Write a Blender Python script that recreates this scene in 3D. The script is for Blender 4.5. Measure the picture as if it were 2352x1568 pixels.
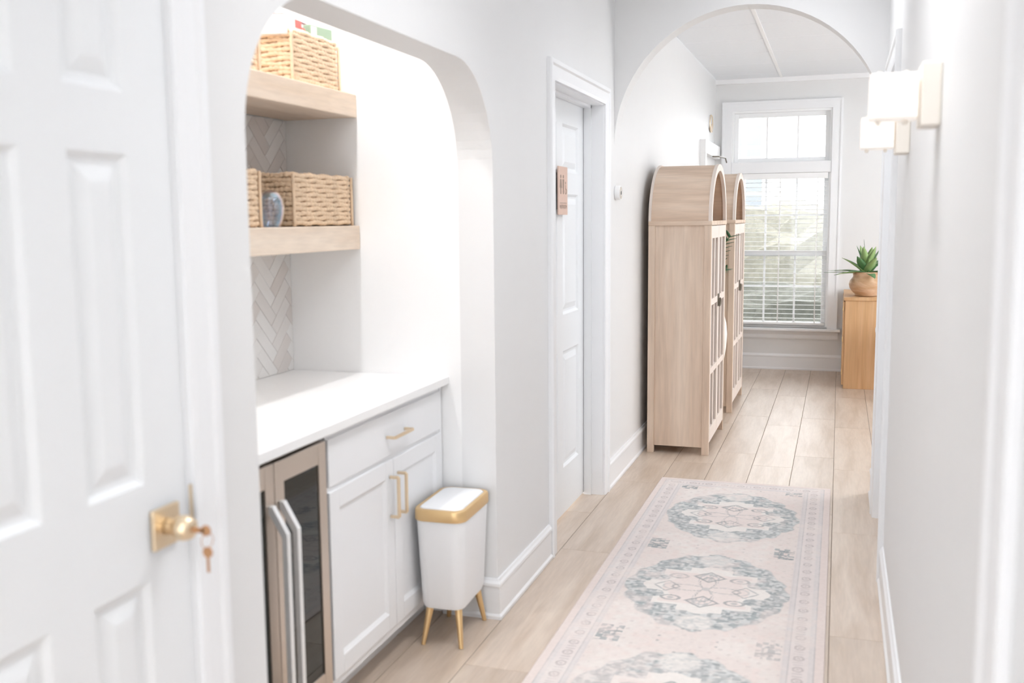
import bpy, bmesh, math, random
import numpy as np
from mathutils import Vector, Matrix

random.seed(7)
np.random.seed(7)
for o in list(bpy.data.objects):
    bpy.data.objects.remove(o, do_unlink=True)
scene = bpy.context.scene
COL = scene.collection

# ------------------------------------------------------------------ camera
cam_d = bpy.data.cameras.new('camera')
cam = bpy.data.objects.new('camera', cam_d)
COL.objects.link(cam)
AX = ((0.95091325, -0.02882689, 0.30811201), (0.30931691, 0.11855781, -0.94353966), (-0.00932977, 0.99252862, 0.12165484))
m4 = Matrix(AX).to_4x4()
m4.translation = Vector((0, 0, 1.45))
cam.matrix_world = m4
cam_d.sensor_width = 36.0
cam_d.lens = 36.0 * 2300 / 2352
cam_d.clip_start = 0.02
cam_d.clip_end = 200
cam_d.dof.use_dof = True
cam_d.dof.focus_distance = 6.6
cam_d.dof.aperture_fstop = 2.8
scene.camera = cam

# ------------------------------------------------------------------ world, exposure
world = bpy.data.worlds.new('overcast_sky')
scene.world = world
world.use_nodes = True
bg = world.node_tree.nodes['Background']
bg.inputs['Color'].default_value = (0.95, 0.975, 1.0, 1)
bg.inputs['Strength'].default_value = 4.8
vs = scene.view_settings
vs.view_transform = 'Standard'
vs.look = 'None'
vs.exposure = 0.49
vs.gamma = 1.0
vs.use_curve_mapping = False
HALL_FILL = 7.8       # watts of each unseen fill panel added over the hall, beam narrowed downwards
FAR_FILL = 4.2         # emission of the unseen fill panels added in the far room
NICHE_LAMP = 18.0      # watts of each niche downlight
SCONCE_LAMP = 0.22
scene.cycles.use_adaptive_sampling = True
scene.cycles.adaptive_threshold = 0.09
scene.cycles.adaptive_min_samples = 16
scene.cycles.max_bounces = 6
scene.cycles.diffuse_bounces = 5
scene.cycles.glossy_bounces = 4
scene.cycles.transmission_bounces = 6
scene.cycles.transparent_max_bounces = 10
scene.cycles.caustics_reflective = False
scene.cycles.caustics_refractive = False
scene.cycles.sample_clamp_indirect = 6.0
scene.cycles.use_denoising = True
scene.cycles.use_light_tree = False


# ------------------------------------------------------------------ materials
def srgb(r, g, b):
    def f(c):
        c /= 255.0
        return c / 12.92 if c <= 0.04045 else ((c + 0.055) / 1.055) ** 2.4
    return (f(r), f(g), f(b), 1.0)


def base_mat(name):
    m = bpy.data.materials.new(name)
    m.use_nodes = True
    nt = m.node_tree
    return m, nt, nt.nodes['Principled BSDF']


def mat(name, col, rough=0.5, metal=0.0, var=0.03, scale=8.0, bump=0.0, bscale=120.0, spec=0.5, coat=0.0):
    """plain surface: a colour with faint noise variation and optional fine relief"""
    m, nt, p = base_mat(name)
    tc = nt.nodes.new('ShaderNodeTexCoord')
    nz = nt.nodes.new('ShaderNodeTexNoise')
    nz.inputs['Scale'].default_value = scale
    nz.inputs['Detail'].default_value = 4
    nt.links.new(tc.outputs['Object'], nz.inputs['Vector'])
    mx = nt.nodes.new('ShaderNodeMix')
    mx.data_type = 'RGBA'
    c = srgb(*col)
    mx.inputs[6].default_value = tuple(max(0, v * (1 - var)) for v in c[:3]) + (1,)
    mx.inputs[7].default_value = tuple(min(1, v * (1 + var)) for v in c[:3]) + (1,)
    nt.links.new(nz.outputs['Fac'], mx.inputs[0])
    nt.links.new(mx.outputs[2], p.inputs['Base Color'])
    p.inputs['Roughness'].default_value = rough
    p.inputs['Metallic'].default_value = metal
    p.inputs['Specular IOR Level'].default_value = spec
    p.inputs['Coat Weight'].default_value = coat
    if bump:
        n2 = nt.nodes.new('ShaderNodeTexNoise')
        n2.inputs['Scale'].default_value = bscale
        n2.inputs['Detail'].default_value = 3
        nt.links.new(tc.outputs['Object'], n2.inputs['Vector'])
        b = nt.nodes.new('ShaderNodeBump')
        b.inputs['Strength'].default_value = bump
        b.inputs['Distance'].default_value = 0.002
        nt.links.new(n2.outputs['Fac'], b.inputs['Height'])
        nt.links.new(b.outputs['Normal'], p.inputs['Normal'])
    return m


def wood(name, cols, stretch=(1, 1, 1), scale=6.0, rough=0.5, rand=0.0, spec=0.4, bump=0.05):
    """grain along the axis whose stretch is smallest"""
    m, nt, p = base_mat(name)
    tc = nt.nodes.new('ShaderNodeTexCoord')
    mp = nt.nodes.new('ShaderNodeMapping')
    mp.inputs['Scale'].default_value = stretch
    oi = nt.nodes.new('ShaderNodeObjectInfo')
    mul = nt.nodes.new('ShaderNodeMath'); mul.operation = 'MULTIPLY'; mul.inputs[1].default_value = 37.0
    nt.links.new(oi.outputs['Random'], mul.inputs[0])
    cb = nt.nodes.new('ShaderNodeCombineXYZ')
    for k in range(3):
        nt.links.new(mul.outputs[0], cb.inputs[k])
    nt.links.new(tc.outputs['Object'], mp.inputs['Vector'])
    ad = nt.nodes.new('ShaderNodeVectorMath'); ad.operation = 'ADD'
    nt.links.new(mp.outputs[0], ad.inputs[0]); nt.links.new(cb.outputs[0], ad.inputs[1])
    n1 = nt.nodes.new('ShaderNodeTexNoise')
    n1.inputs['Scale'].default_value = scale; n1.inputs['Detail'].default_value = 6; n1.inputs['Distortion'].default_value = 0.7
    nt.links.new(ad.outputs[0], n1.inputs['Vector'])
    rp = nt.nodes.new('ShaderNodeValToRGB')
    els = rp.color_ramp.elements
    els[0].position = 0.3; els[0].color = srgb(*cols[0])
    els[1].position = 0.72; els[1].color = srgb(*cols[2])
    e = els.new(0.5); e.color = srgb(*cols[1])
    nt.links.new(n1.outputs['Fac'], rp.inputs['Fac'])
    n2 = nt.nodes.new('ShaderNodeTexNoise')
    n2.inputs['Scale'].default_value = scale * 7; n2.inputs['Detail'].default_value = 3
    nt.links.new(ad.outputs[0], n2.inputs['Vector'])
    mr = nt.nodes.new('ShaderNodeMapRange')
    mr.inputs['From Min'].default_value = 0.3; mr.inputs['From Max'].default_value = 0.7
    mr.inputs['To Min'].default_value = 0.93; mr.inputs['To Max'].default_value = 1.04
    nt.links.new(n2.outputs['Fac'], mr.inputs['Value'])
    hs = nt.nodes.new('ShaderNodeHueSaturation')
    if rand:
        m2 = nt.nodes.new('ShaderNodeMapRange')
        m2.inputs['To Min'].default_value = 1 - rand; m2.inputs['To Max'].default_value = 1 + rand
        nt.links.new(oi.outputs['Random'], m2.inputs['Value'])
        mm = nt.nodes.new('ShaderNodeMath'); mm.operation = 'MULTIPLY'
        nt.links.new(mr.outputs[0], mm.inputs[0]); nt.links.new(m2.outputs[0], mm.inputs[1])
        nt.links.new(mm.outputs[0], hs.inputs['Value'])
    else:
        nt.links.new(mr.outputs[0], hs.inputs['Value'])
    nt.links.new(rp.outputs['Color'], hs.inputs['Color'])
    nt.links.new(hs.outputs['Color'], p.inputs['Base Color'])
    p.inputs['Roughness'].default_value = rough
    p.inputs['Specular IOR Level'].default_value = spec
    if bump:
        b = nt.nodes.new('ShaderNodeBump')
        b.inputs['Strength'].default_value = bump; b.inputs['Distance'].default_value = 0.002
        nt.links.new(n2.outputs['Fac'], b.inputs['Height'])
        nt.links.new(b.outputs['Normal'], p.inputs['Normal'])
    return m


def glow(name, col, strength):
    m, nt, p = base_mat(name)
    p.inputs['Base Color'].default_value = srgb(*col)
    p.inputs['Emission Color'].default_value = srgb(*col)
    p.inputs['Emission Strength'].default_value = strength
    p.inputs['Roughness'].default_value = 0.6
    return m


def clear_glass(name, tint=(1, 1, 1), refl=0.08, milk=0.0, milk_col=(255, 255, 255)):
    """thin architectural pane: mostly transparent, a little mirror"""
    m = bpy.data.materials.new(name)
    m.use_nodes = True
    nt = m.node_tree
    nt.nodes.clear()
    out = nt.nodes.new('ShaderNodeOutputMaterial')
    tr = nt.nodes.new('ShaderNodeBsdfTransparent'); tr.inputs['Color'].default_value = tint + (1,)
    gl = nt.nodes.new('ShaderNodeBsdfGlossy'); gl.inputs['Roughness'].default_value = 0.03
    fr = nt.nodes.new('ShaderNodeFresnel'); fr.inputs['IOR'].default_value = 1.45
    mx = nt.nodes.new('ShaderNodeMixShader')
    ml = nt.nodes.new('ShaderNodeMath'); ml.operation = 'MULTIPLY'; ml.inputs[1].default_value = refl * 10
    nt.links.new(fr.outputs[0], ml.inputs[0])
    nt.links.new(ml.outputs[0], mx.inputs[0])
    src = tr
    if milk:
        df = nt.nodes.new('ShaderNodeBsdfDiffuse'); df.inputs['Color'].default_value = srgb(*milk_col)
        src = nt.nodes.new('ShaderNodeMixShader'); src.inputs[0].default_value = milk
        nt.links.new(tr.outputs[0], src.inputs[1]); nt.links.new(df.outputs[0], src.inputs[2])
    nt.links.new(src.outputs[0], mx.inputs[1])
    nt.links.new(gl.outputs[0], mx.inputs[2])
    nt.links.new(mx.outputs[0], out.inputs['Surface'])
    return m


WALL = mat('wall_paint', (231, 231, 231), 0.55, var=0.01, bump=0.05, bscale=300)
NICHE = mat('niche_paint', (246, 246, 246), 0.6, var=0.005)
CEIL = mat('ceiling_paint', (238, 239, 240), 0.8, var=0.01)
CTILE = mat('ceiling_tile', (236, 239, 243), 0.9, var=0.02, scale=40, bump=0.2, bscale=200)
GRID = mat('grid_white', (246, 246, 247), 0.45, var=0.005)
TRIM = mat('trim_paint', (241, 242, 244), 0.35, var=0.008)
DOORP = mat('door_paint', (238, 240, 242), 0.38, var=0.008)
GROUT = mat('grout', (140, 128, 116), 0.9)
PLANK = wood('plank_tile', ((191, 171, 151), (203, 185, 168), (213, 197, 181)), (7, 0.7, 1), 2.2, rough=0.4, rand=0.05, spec=1.0, bump=0.03)
PLANK.node_tree.nodes['Principled BSDF'].inputs['Coat Weight'].default_value = 0.35
PLANK.node_tree.nodes['Principled BSDF'].inputs['Coat Roughness'].default_value = 0.38
CABW = mat('cabinet_white', (240, 241, 243), 0.4, var=0.006)
QUARTZ = mat('quartz', (246, 246, 246), 0.3, var=0.01, scale=3)
TILEW = mat('backsplash_tile', (226, 222, 218), 0.25, var=0.05, scale=14)
BRASS = mat('brushed_brass', (230, 196, 146), 0.42, metal=1.0, var=0.04)
BRASSS = mat('satin_brass', (234, 214, 184), 0.38, metal=1.0, var=0.03)
STEEL = mat('stainless', (216, 204, 192), 0.34, metal=1.0, var=0.03, scale=3)
STEELH = mat('handle_steel', (240, 240, 240), 0.35, metal=0.35, var=0.02)
BLACK = mat('black_plastic', (30, 32, 32), 0.5)
DARKGL = mat('dark_glass', (22, 28, 26), 0.03, spec=0.6)
SHELFW = wood('shelf_wood', ((224, 204, 182), (233, 215, 196), (240, 225, 208)), (6, 0.6, 6), 2.5, rough=0.55)
OAKV = wood('pale_oak_upright', ((205, 181, 160), (219, 197, 177), (229, 210, 192)), (7, 7, 0.55), 1.5, rough=0.55, rand=0.02)
OAKH = wood('pale_oak_lengthwise', ((205, 180, 158), (218, 195, 174), (229, 209, 190)), (0.8, 9, 9), 1.3, rough=0.55, rand=0.02)
OAKF = mat('pale_oak_front', (232, 220, 211), 0.55, var=0.03, scale=10)
CHESTW = wood('honey_wood', ((196, 152, 108), (210, 168, 124), (222, 184, 142)), (8, 8, 0.4), 1.6, rough=0.5)
POTW = wood('turned_wood', ((168, 126, 90), (204, 166, 130), (232, 206, 180)), (3, 3, 9), 1.6, rough=0.45)
LEAF = mat('leaf_green', (96, 140, 92), 0.45, var=0.25, scale=14)
LEAFP = mat('leaf_pale', (158, 186, 122), 0.45, var=0.2, scale=12)
LEAFD = mat('leaf_dark', (44, 92, 56), 0.35, var=0.2, scale=18)
SOIL = mat('soil', (86, 68, 54), 0.95, var=0.3, scale=60)
ROPE = mat('seagrass', (234, 208, 178), 0.8, var=0.2, scale=45, bump=0.6, bscale=140)
ROPED = mat('seagrass_inner', (200, 164, 124), 0.85, var=0.15, scale=30)
CANW = mat('bin_white', (240, 241, 243), 0.35, var=0.004)
GOLD = mat('bin_gold', (232, 200, 150), 0.42, metal=0.85, var=0.04)
IRON = mat('aged_pewter', (120, 112, 100), 0.4, metal=0.9, var=0.2, scale=60)
SIGNW = mat('sign_wood', (222, 192, 176), 0.6, var=0.05, scale=20)
SIGND = mat('sign_ink', (158, 138, 124), 0.7)
TAUPE = mat('taupe_plastic', (205, 197, 188), 0.5)
WHITEP = mat('white_plastic', (244, 244, 244), 0.4, var=0.005)
SHADE = glow('sconce_shade', (250, 244, 238), SCONCE_LAMP)
SCPLATE = mat('sconce_plate', (241, 235, 226), 0.5, metal=0.0, var=0.01)
PANEL = glow('hall_fill_panel', (247, 250, 255), 1.9)
PANELF = glow('far_fill_panel', (244, 249, 255), FAR_FILL)
DOWNL = glow('downlight_lens', (255, 252, 248), 8.0)
PANE = clear_glass('window_glass')
CPANE = clear_glass('cabinet_glass', (0.95, 0.94, 0.93), 0.13, milk=0.55, milk_col=(214, 198, 187))
VINYL = mat('window_vinyl', (246, 247, 248), 0.4, var=0.004)
SLATM = mat('blind_slat', (246, 246, 246), 0.5, var=0.004)
WOVEN = mat('white_woven', (240, 238, 232), 0.8, var=0.06, scale=60, bump=0.5, bscale=90)
LAWN = mat('lawn', (90, 94, 82), 0.95, var=0.25, scale=3)
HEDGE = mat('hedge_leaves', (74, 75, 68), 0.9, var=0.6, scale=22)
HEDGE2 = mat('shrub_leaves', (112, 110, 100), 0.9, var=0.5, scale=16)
SIDING = mat('siding', (236, 234, 230), 0.8, var=0.02)
HWIN = mat('house_window', (122, 127, 132), 0.3, var=0.1)


# ------------------------------------------------------------------ mesh helpers
ORG = {}


class MB:
    def __init__(self):
        self.v = []
        self.f = []

    def add(self, vs_, fs):
        n = len(self.v)
        self.v += [tuple(p) for p in vs_]
        self.f += [tuple(i + n for i in f) for f in fs]
        return self

    def box(self, x0, x1, y0, y1, z0, z1):
        return self.add([(x0, y0, z0), (x1, y0, z0), (x1, y1, z0), (x0, y1, z0), (x0, y0, z1), (x1, y0, z1), (x1, y1, z1), (x0, y1, z1)],
                        [(0, 3, 2, 1), (4, 5, 6, 7), (0, 1, 5, 4), (1, 2, 6, 5), (2, 3, 7, 6), (3, 0, 4, 7)])

    def prism(self, pts, axis, a, b):
        """outline in the two other axes, extruded from a to b along axis"""
        n = len(pts)

        def P(p, t):
            return {'x': (t, p[0], p[1]), 'y': (p[0], t, p[1]), 'z': (p[0], p[1], t)}[axis]
        return self.add([P(p, a) for p in pts] + [P(p, b) for p in pts],
                        [tuple(range(n))[::-1], tuple(range(n, 2 * n))] + [(i, (i + 1) % n, (i + 1) % n + n, i + n) for i in range(n)])

    def loft(self, rings, cap=True, closed=True):
        n = len(rings[0])
        vs_ = [p for r in rings for p in r]
        fs = []
        for k in range(len(rings) - 1):
            for i in range(n if closed else n - 1):
                j = (i + 1) % n
                fs.append((k * n + i, k * n + j, (k + 1) * n + j, (k + 1) * n + i))
        if cap:
            fs.append(tuple(range(n))[::-1])
            fs.append(tuple(range((len(rings) - 1) * n, len(rings) * n)))
        return self.add(vs_, fs)

    def tube(self, path, r, n=8, loop=False):
        path = [Vector(p) for p in path]
        rr = r if isinstance(r, (list, tuple)) else [r] * len(path)
        rings = []
        m = len(path)
        up = None
        for i, p in enumerate(path):
            if loop:
                t = path[(i + 1) % m] - path[(i - 1) % m]
            else:
                t = path[min(i + 1, m - 1)] - path[max(i - 1, 0)]
            t.normalize()
            if up is None:
                up = Vector((0, 0, 1)) if abs(t.z) < 0.9 else Vector((1, 0, 0))
            s = t.cross(up)
            if s.length < 1e-5:
                s = t.orthogonal()
            s.normalize()
            u = s.cross(t).normalized()
            if not loop:
                up = u
            rings.append([p + (s * math.cos(2 * math.pi * k / n) + u * math.sin(2 * math.pi * k / n)) * rr[i] for k in range(n)])
        if loop:
            rings.append(rings[0])
            return self.loft(rings, cap=False)
        return self.loft(rings)

    def lathe(self, prof, c=(0, 0, 0), n=28, axis='z', cap=True):
        rings = []
        for r, h in prof:
            ring = []
            for k in range(n):
                a = 2 * math.pi * k / n
                u, w = r * math.cos(a), r * math.sin(a)
                q = {'z': (u, w, h), 'x': (h, u, w), 'y': (u, h, w)}[axis]
                ring.append((c[0] + q[0], c[1] + q[1], c[2] + q[2]))
            rings.append(ring)
        return self.loft(rings, cap=cap)


def mesh_of(name, mb, off=(0, 0, 0), smooth=False, weld=True):
    me = bpy.data.meshes.new(name)
    bm = bmesh.new()
    vv = [bm.verts.new((p[0] - off[0], p[1] - off[1], p[2] - off[2])) for p in mb.v]
    for f in mb.f:
        try:
            bm.faces.new([vv[i] for i in f])
        except ValueError:
            pass
    if weld:
        bmesh.ops.remove_doubles(bm, verts=bm.verts, dist=1e-6)
    bmesh.ops.recalc_face_normals(bm, faces=bm.faces)
    big = [f for f in bm.faces if len(f.verts) > 4]
    if big:
        bmesh.ops.triangulate(bm, faces=big)
    bm.to_mesh(me)
    bm.free()
    if smooth:
        for p in me.polygons:
            p.use_smooth = True
    return me


def tag(o, label=None, cat=None, group=None, kind=None):
    if label: o['label'] = label
    if cat: o['category'] = cat
    if group: o['group'] = group
    if kind: o['kind'] = kind
    return o


def org_of(o):
    return ORG.get(o.name, Vector((0, 0, 0)))


def obj(name, mb, material, parent=None, bevel=0.0, smooth=False, auto=False, org=None):
    """link one mesh object; vertices are given in world (or the thing's) coordinates"""
    if org is None:
        xs = np.array(mb.v)
        lo, hi = xs.min(0), xs.max(0)
        org = Vector(((lo[0] + hi[0]) / 2, (lo[1] + hi[1]) / 2, lo[2]))
    org = Vector(org)
    me = mesh_of(name, mb, org, smooth)
    me.materials.append(material)
    o = bpy.data.objects.new(name, me)
    COL.objects.link(o)
    if parent is not None:
        o.parent = parent
        o.location = org - org_of(parent)
    else:
        o.location = org
    ORG[o.name] = org
    if bevel:
        b = o.modifiers.new('bevel', 'BEVEL')
        b.width = bevel
        b.segments = 2
        b.limit_method = 'ANGLE'
        b.angle_limit = math.radians(40)
    if auto:
        smooth_by_angle(me, 40)
    return o


def smooth_by_angle(me, deg):
    for p in me.polygons:
        p.use_smooth = True
    bm = bmesh.new(); bm.from_mesh(me)
    lim = math.radians(deg)
    for e in bm.edges:
        if len(e.link_faces) == 2 and e.calc_face_angle(0) > lim:
            e.smooth = False
    bm.to_mesh(me); bm.free()


def place(name, me, parent, world_loc, rot=(0, 0, 0)):
    """another object that shares mesh data"""
    o = bpy.data.objects.new(name, me)
    COL.objects.link(o)
    o.parent = parent
    o.location = Vector(world_loc) - org_of(parent)
    o.rotation_euler = rot
    return o


def thing(name, org, label=None, cat=None, group=None, kind=None):
    o = bpy.data.objects.new(name, None)
    o.empty_display_size = 0.05
    COL.objects.link(o)
    o.location = org
    ORG[o.name] = Vector(org)
    return tag(o, label, cat, group, kind)


def copy_tree(o, parent=None):
    c = o.copy()
    COL.objects.link(c)
    c.parent = parent
    for ch in list(o.children):
        copy_tree(ch, c)
    return c


def struct(name, mb, material, label=None, **k):
    o = obj(name, mb, material, **k)
    return tag(o, label, kind='structure')


def arc(cx, cz, rx, rz, a0, a1, n):
    return [(cx + rx * math.cos(math.radians(a0 + (a1 - a0) * i / n)), cz + rz * math.sin(math.radians(a0 + (a1 - a0) * i / n))) for i in range(n + 1)]


# ------------------------------------------------------------------ the setting
XL, XR = -1.15, 0.20
YA = 5.30                 # arched wall
YF = 9.79                 # far wall
YB = -2.6                 # hall end behind the photographer
ZC = 2.74
XFR = 2.6                 # right wall of the far room
N0, N1 = 1.795, 3.325     # niche
D1a, D1b, D1h = 0.94, 1.555, 2.03
D2a, D2b, D2h = 4.10, 5.035, 2.012
NXB = -1.965
J = 0.013                 # room for the door jambs

wl = [(YB, 0), (D1a - J, 0), (D1a - J, D1h + J), (D1b + J, D1h + J), (D1b + J, 0), (N0, 0), (N0, 1.623)]
wl += arc(N0 + 0.33, 1.623, 0.33, 0.33, 180, 90, 16)[1:]
wl += arc(N1 - 0.33, 1.623, 0.33, 0.33, 90, 0, 16)
wl += [(N1, 0), (D2a - J, 0), (D2a - J, D2h + J), (D2b + J, D2h + J), (D2b + J, 0), (YF + 0.12, 0), (YF + 0.12, ZC), (YB, ZC)]
struct('wall_left', MB().prism(wl, 'x', XL - 0.13, XL), WALL, 'long white hall wall on the left with an arched niche and two doors')
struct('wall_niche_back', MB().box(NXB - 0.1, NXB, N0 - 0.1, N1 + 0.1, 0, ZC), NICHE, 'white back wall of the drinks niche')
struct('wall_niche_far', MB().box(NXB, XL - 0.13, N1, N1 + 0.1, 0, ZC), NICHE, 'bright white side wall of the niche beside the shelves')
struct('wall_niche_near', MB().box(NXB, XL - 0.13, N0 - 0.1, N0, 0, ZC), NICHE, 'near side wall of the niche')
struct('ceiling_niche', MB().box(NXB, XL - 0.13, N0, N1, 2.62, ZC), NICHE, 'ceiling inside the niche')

R1a, R1b = 4.19, 5.00      # doorway in the right wall
R2a, R2b = 0.42, 1.24      # doorway nearest the photographer
wr = [(YB, 0), (R2a - J, 0), (R2a - J, 2.05 + J), (R2b + J, 2.05 + J), (R2b + J, 0), (R1a - J, 0), (R1a - J, 2.05 + J), (R1b + J, 2.05 + J), (R1b + J, 0), (YA, 0), (YA, ZC), (YB, ZC)]
struct('wall_right', MB().prism(wr, 'x', XR, XR + 0.13), WALL, 'white hall wall on the right carrying two sconces')

wa = [(XL, 1.83)] + arc((XL + XR) / 2, 1.83, (XR - XL) / 2, 0.675, 180, 0, 40)[1:] + [(XR, 0), (XFR, 0), (XFR, ZC), (XL, ZC)]
struct('wall_arch', MB().prism(wa, 'y', YA, YA + 0.13), WALL, 'white wall with the round arch across the hall')

WX0, WX1, WZ0, WZ1 = -0.995, -0.09, 0.40, 2.43     # far window opening
wf = MB()
wf.box(XL, WX0, YF, YF + 0.12, 0, ZC).box(WX1, XFR + 0.1, YF, YF + 0.12, 0, ZC)
wf.box(WX0, WX1, YF, YF + 0.12, 0, WZ0).box(WX0, WX1, YF, YF + 0.12, WZ1, ZC)
struct('wall_far', wf, WALL, 'white end wall around the tall window')
# right wall of the far room, with a wide window out of sight
V0, V1 = 6.1, 8.4
wq = MB().box(XFR, XFR + 0.12, YA, V0, 0, ZC).box(XFR, XFR + 0.12, V1, YF, 0, ZC).box(XFR, XFR + 0.12, V0, V1, 0, 0.6).box(XFR, XFR + 0.12, V0, V1, 2.4, ZC)
struct('wall_far_right', wq, WALL, 'right wall of the far room')
w2 = thing('window_2', (XFR + 0.06, (V0 + V1) / 2, 0.6), 'wide side window of the far room', None, kind='structure')
f2 = MB()
for a, b in ((V0, V0 + 0.06), (V1 - 0.06, V1), (7.22, 7.28)):
    f2.box(XFR + 0.03, XFR + 0.09, a, b, 0.6, 2.4)
f2.box(XFR + 0.03, XFR + 0.09, V0, V1, 0.6, 0.66).box(XFR + 0.03, XFR + 0.09, V0, V1, 2.34, 2.4)
obj('window_frame', f2, VINYL, w2)
# hall end behind the photographer: unglazed frame added to let sky light in
we = thing('daylight_frame', ((XL + XR) / 2, YB, 0), 'open frame added behind the photographer to let daylight into the hall', None, kind='structure')
fe = MB().box(XL, XL + 0.16, YB, YB + 0.08, 0, ZC).box(XR - 0.16, XR, YB, YB + 0.08, 0, ZC).box(XL, XR, YB, YB + 0.08, 2.2, ZC).box(XL, XR, YB, YB + 0.08, 0, 0.2)
obj('window_frame', fe, VINYL, we)

struct('ceiling_hall', MB().box(XL - 0.13, XR + 0.13, YB, YA + 0.13, ZC, ZC + 0.08), CEIL, 'plain white ceiling of the hall')

# --- dropped ceiling of the far room
ZT = 2.72
ceil = struct('ceiling', MB().box(XL, XFR, YA + 0.13, YF, ZC + 0.02, ZC + 0.1), CEIL, 'white dropped ceiling of long tiles in the far room')
GY = [8.86 - 0.61 * k for k in range(-1, 6)]
GX = [-0.55 - 1.22, -0.55, 0.67, 1.89, 3.11]
tile_cache = {}
ys = sorted([YA + 0.13] + [g for g in GY if YA + 0.13 < g < YF] + [YF])
for i in range(len(GX) - 1):
    for j in range(len(ys) - 1):
        x0, x1 = max(XL, GX[i]) + 0.006, min(XFR, GX[i + 1]) - 0.006
        y0, y1 = ys[j] + 0.004, ys[j + 1] - 0.004
        k = (round(x1 - x0, 4), round(y1 - y0, 4))
        if k not in tile_cache:
            hx, hy = k[0] / 2, k[1] / 2
            t = MB()
            t.loft([[(-hx, -hy, 0.015), (hx, -hy, 0.015), (hx, hy, 0.015), (-hx, hy, 0.015)],
                    [(-hx, -hy, 0.003), (hx, -hy, 0.003), (hx, hy, 0.003), (-hx, hy, 0.003)],
                    [(-hx + .006, -hy + .006, 0), (hx - .006, -hy + .006, 0), (hx - .006, hy - .006, 0), (-hx + .006, hy - .006, 0)]])
            me = mesh_of('ceiling_tile', t); me.materials.append(CTILE)
            tile_cache[k] = me
        place('ceiling_tile', tile_cache[k], ceil, ((x0 + x1) / 2, (y0 + y1) / 2, ZT + 0.002))
for x in (-0.55, 0.67, 1.89):
    obj('grid_bar', MB().box(x - 0.012, x + 0.012, YA + 0.13, YF, ZT - 0.004, ZT + 0.03), GRID, ceil)
obj('wall_angle', MB().box(XL, XFR, YF - 0.03, YF, ZT - 0.04, ZT + 0.02), GRID, ceil)

# --- floor of wood-look planks
floor = struct('floor', MB().box(-2.1, XFR + 0.1, YB, YF + 0.12, -0.06, -0.0022), GROUT, 'wood-look plank floor running down the hall')
PL, PW = 1.21, 0.2275
offs = {0: 3.507, -1: 6.205, -2: 5.90, -3: 6.19, -4: 5.88, -5: 5.35, -6: 4.704, -7: 5.5, -8: 4.9, -9: 5.6, 1: 3.9}
pc = {}
for c in range(-9, 12):
    x0 = 0.005 + c * PW
    x1 = x0 + PW
    x0, x1 = max(x0, -2.09), min(x1, XFR)
    if x1 - x0 < 0.02:
        continue
    o0 = offs.get(c, 3.5 + 0.37 * ((c * 5) % 7))
    y = o0 - PL * 8
    while y < YF:
        a, b = max(y, YB), min(y + PL, YF)
        y += PL
        if b - a < 0.05:
            continue
        if x0 > 0.5 and b < YA + 0.1: continue       # right of the hall there is no floor to see
        if x1 < -1.4 and (b < N0 or a > N1): continue
        k = (round(x1 - x0, 4), round(b - a, 4))
        if k not in pc:
            hx, hy = k[0] / 2 - 0.0013, k[1] / 2 - 0.0013
            t = MB()
            t.loft([[(-hx, -hy, -0.004), (hx, -hy, -0.004), (hx, hy, -0.004), (-hx, hy, -0.004)],
                    [(-hx, -hy, -0.001), (hx, -hy, -0.001), (hx, hy, -0.001), (-hx, hy, -0.001)],
                    [(-hx + .001, -hy + .001, 0), (hx - .001, -hy + .001, 0), (hx - .001, hy - .001, 0), (-hx + .001, hy - .001, 0)]])
            me = mesh_of('plank', t); me.materials.append(PLANK)
            pc[k] = me
        place('plank', pc[k], floor, ((x0 + x1) / 2, (a + b) / 2, 0))


# --- baseboards: board, cap bead and shoe, run along a wall
def baseboard(name, p0, p1, nrm, ends=(0, 0)):
    """p0,p1: floor points on the wall face; nrm: unit vector out of the wall"""
    prof = [(0, 0), (0.019, 0), (0.019, 0.012), (0.012, 0.02), (0.012, 0.118), (0.016, 0.124), (0.015, 0.134), (0.009, 0.142), (0.006, 0.150), (0, 0.150)]
    d = (Vector(p1) - Vector(p0)).normalized()
    rings = []
    for P, e in ((Vector(p0), -ends[0]), (Vector(p1), ends[1])):
        rings.append([P + Vector(nrm) * t + Vector((0, 0, z)) + d * (e * t) for t, z in prof])
    return tag(obj(name, MB().loft(rings), TRIM), None, kind='structure')


baseboard('baseboard_left', (XL, N1, 0), (XL, D2a - 0.095, 0), (1, 0, 0), (1, 0))
baseboard('baseboard_niche', (XL, N1, 0), (-1.36, N1, 0), (0, -1, 0), (1, 0))
baseboard('baseboard_left_far', (XL, D2b + 0.095, 0), (XL, YF, 0), (1, 0, 0))
baseboard('baseboard_left_near', (XL, D1b + 0.09, 0), (XL, N0, 0), (1, 0, 0))
baseboard('baseboard_right', (XR, R2b + 0.11, 0), (XR, R1a - 0.095, 0), (-1, 0, 0))
baseboard('baseboard_right_far', (XR, R1b + 0.085, 0), (XR, YA + 0.13, 0), (-1, 0, 0), (0, 1))
baseboard('baseboard_far', (XL, YF, 0), (XFR, YF, 0), (0, -1, 0))
baseboard('baseboard_arch', (XR, YA + 0.13, 0), (XFR, YA + 0.13, 0), (0, 1, 0))


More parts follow.
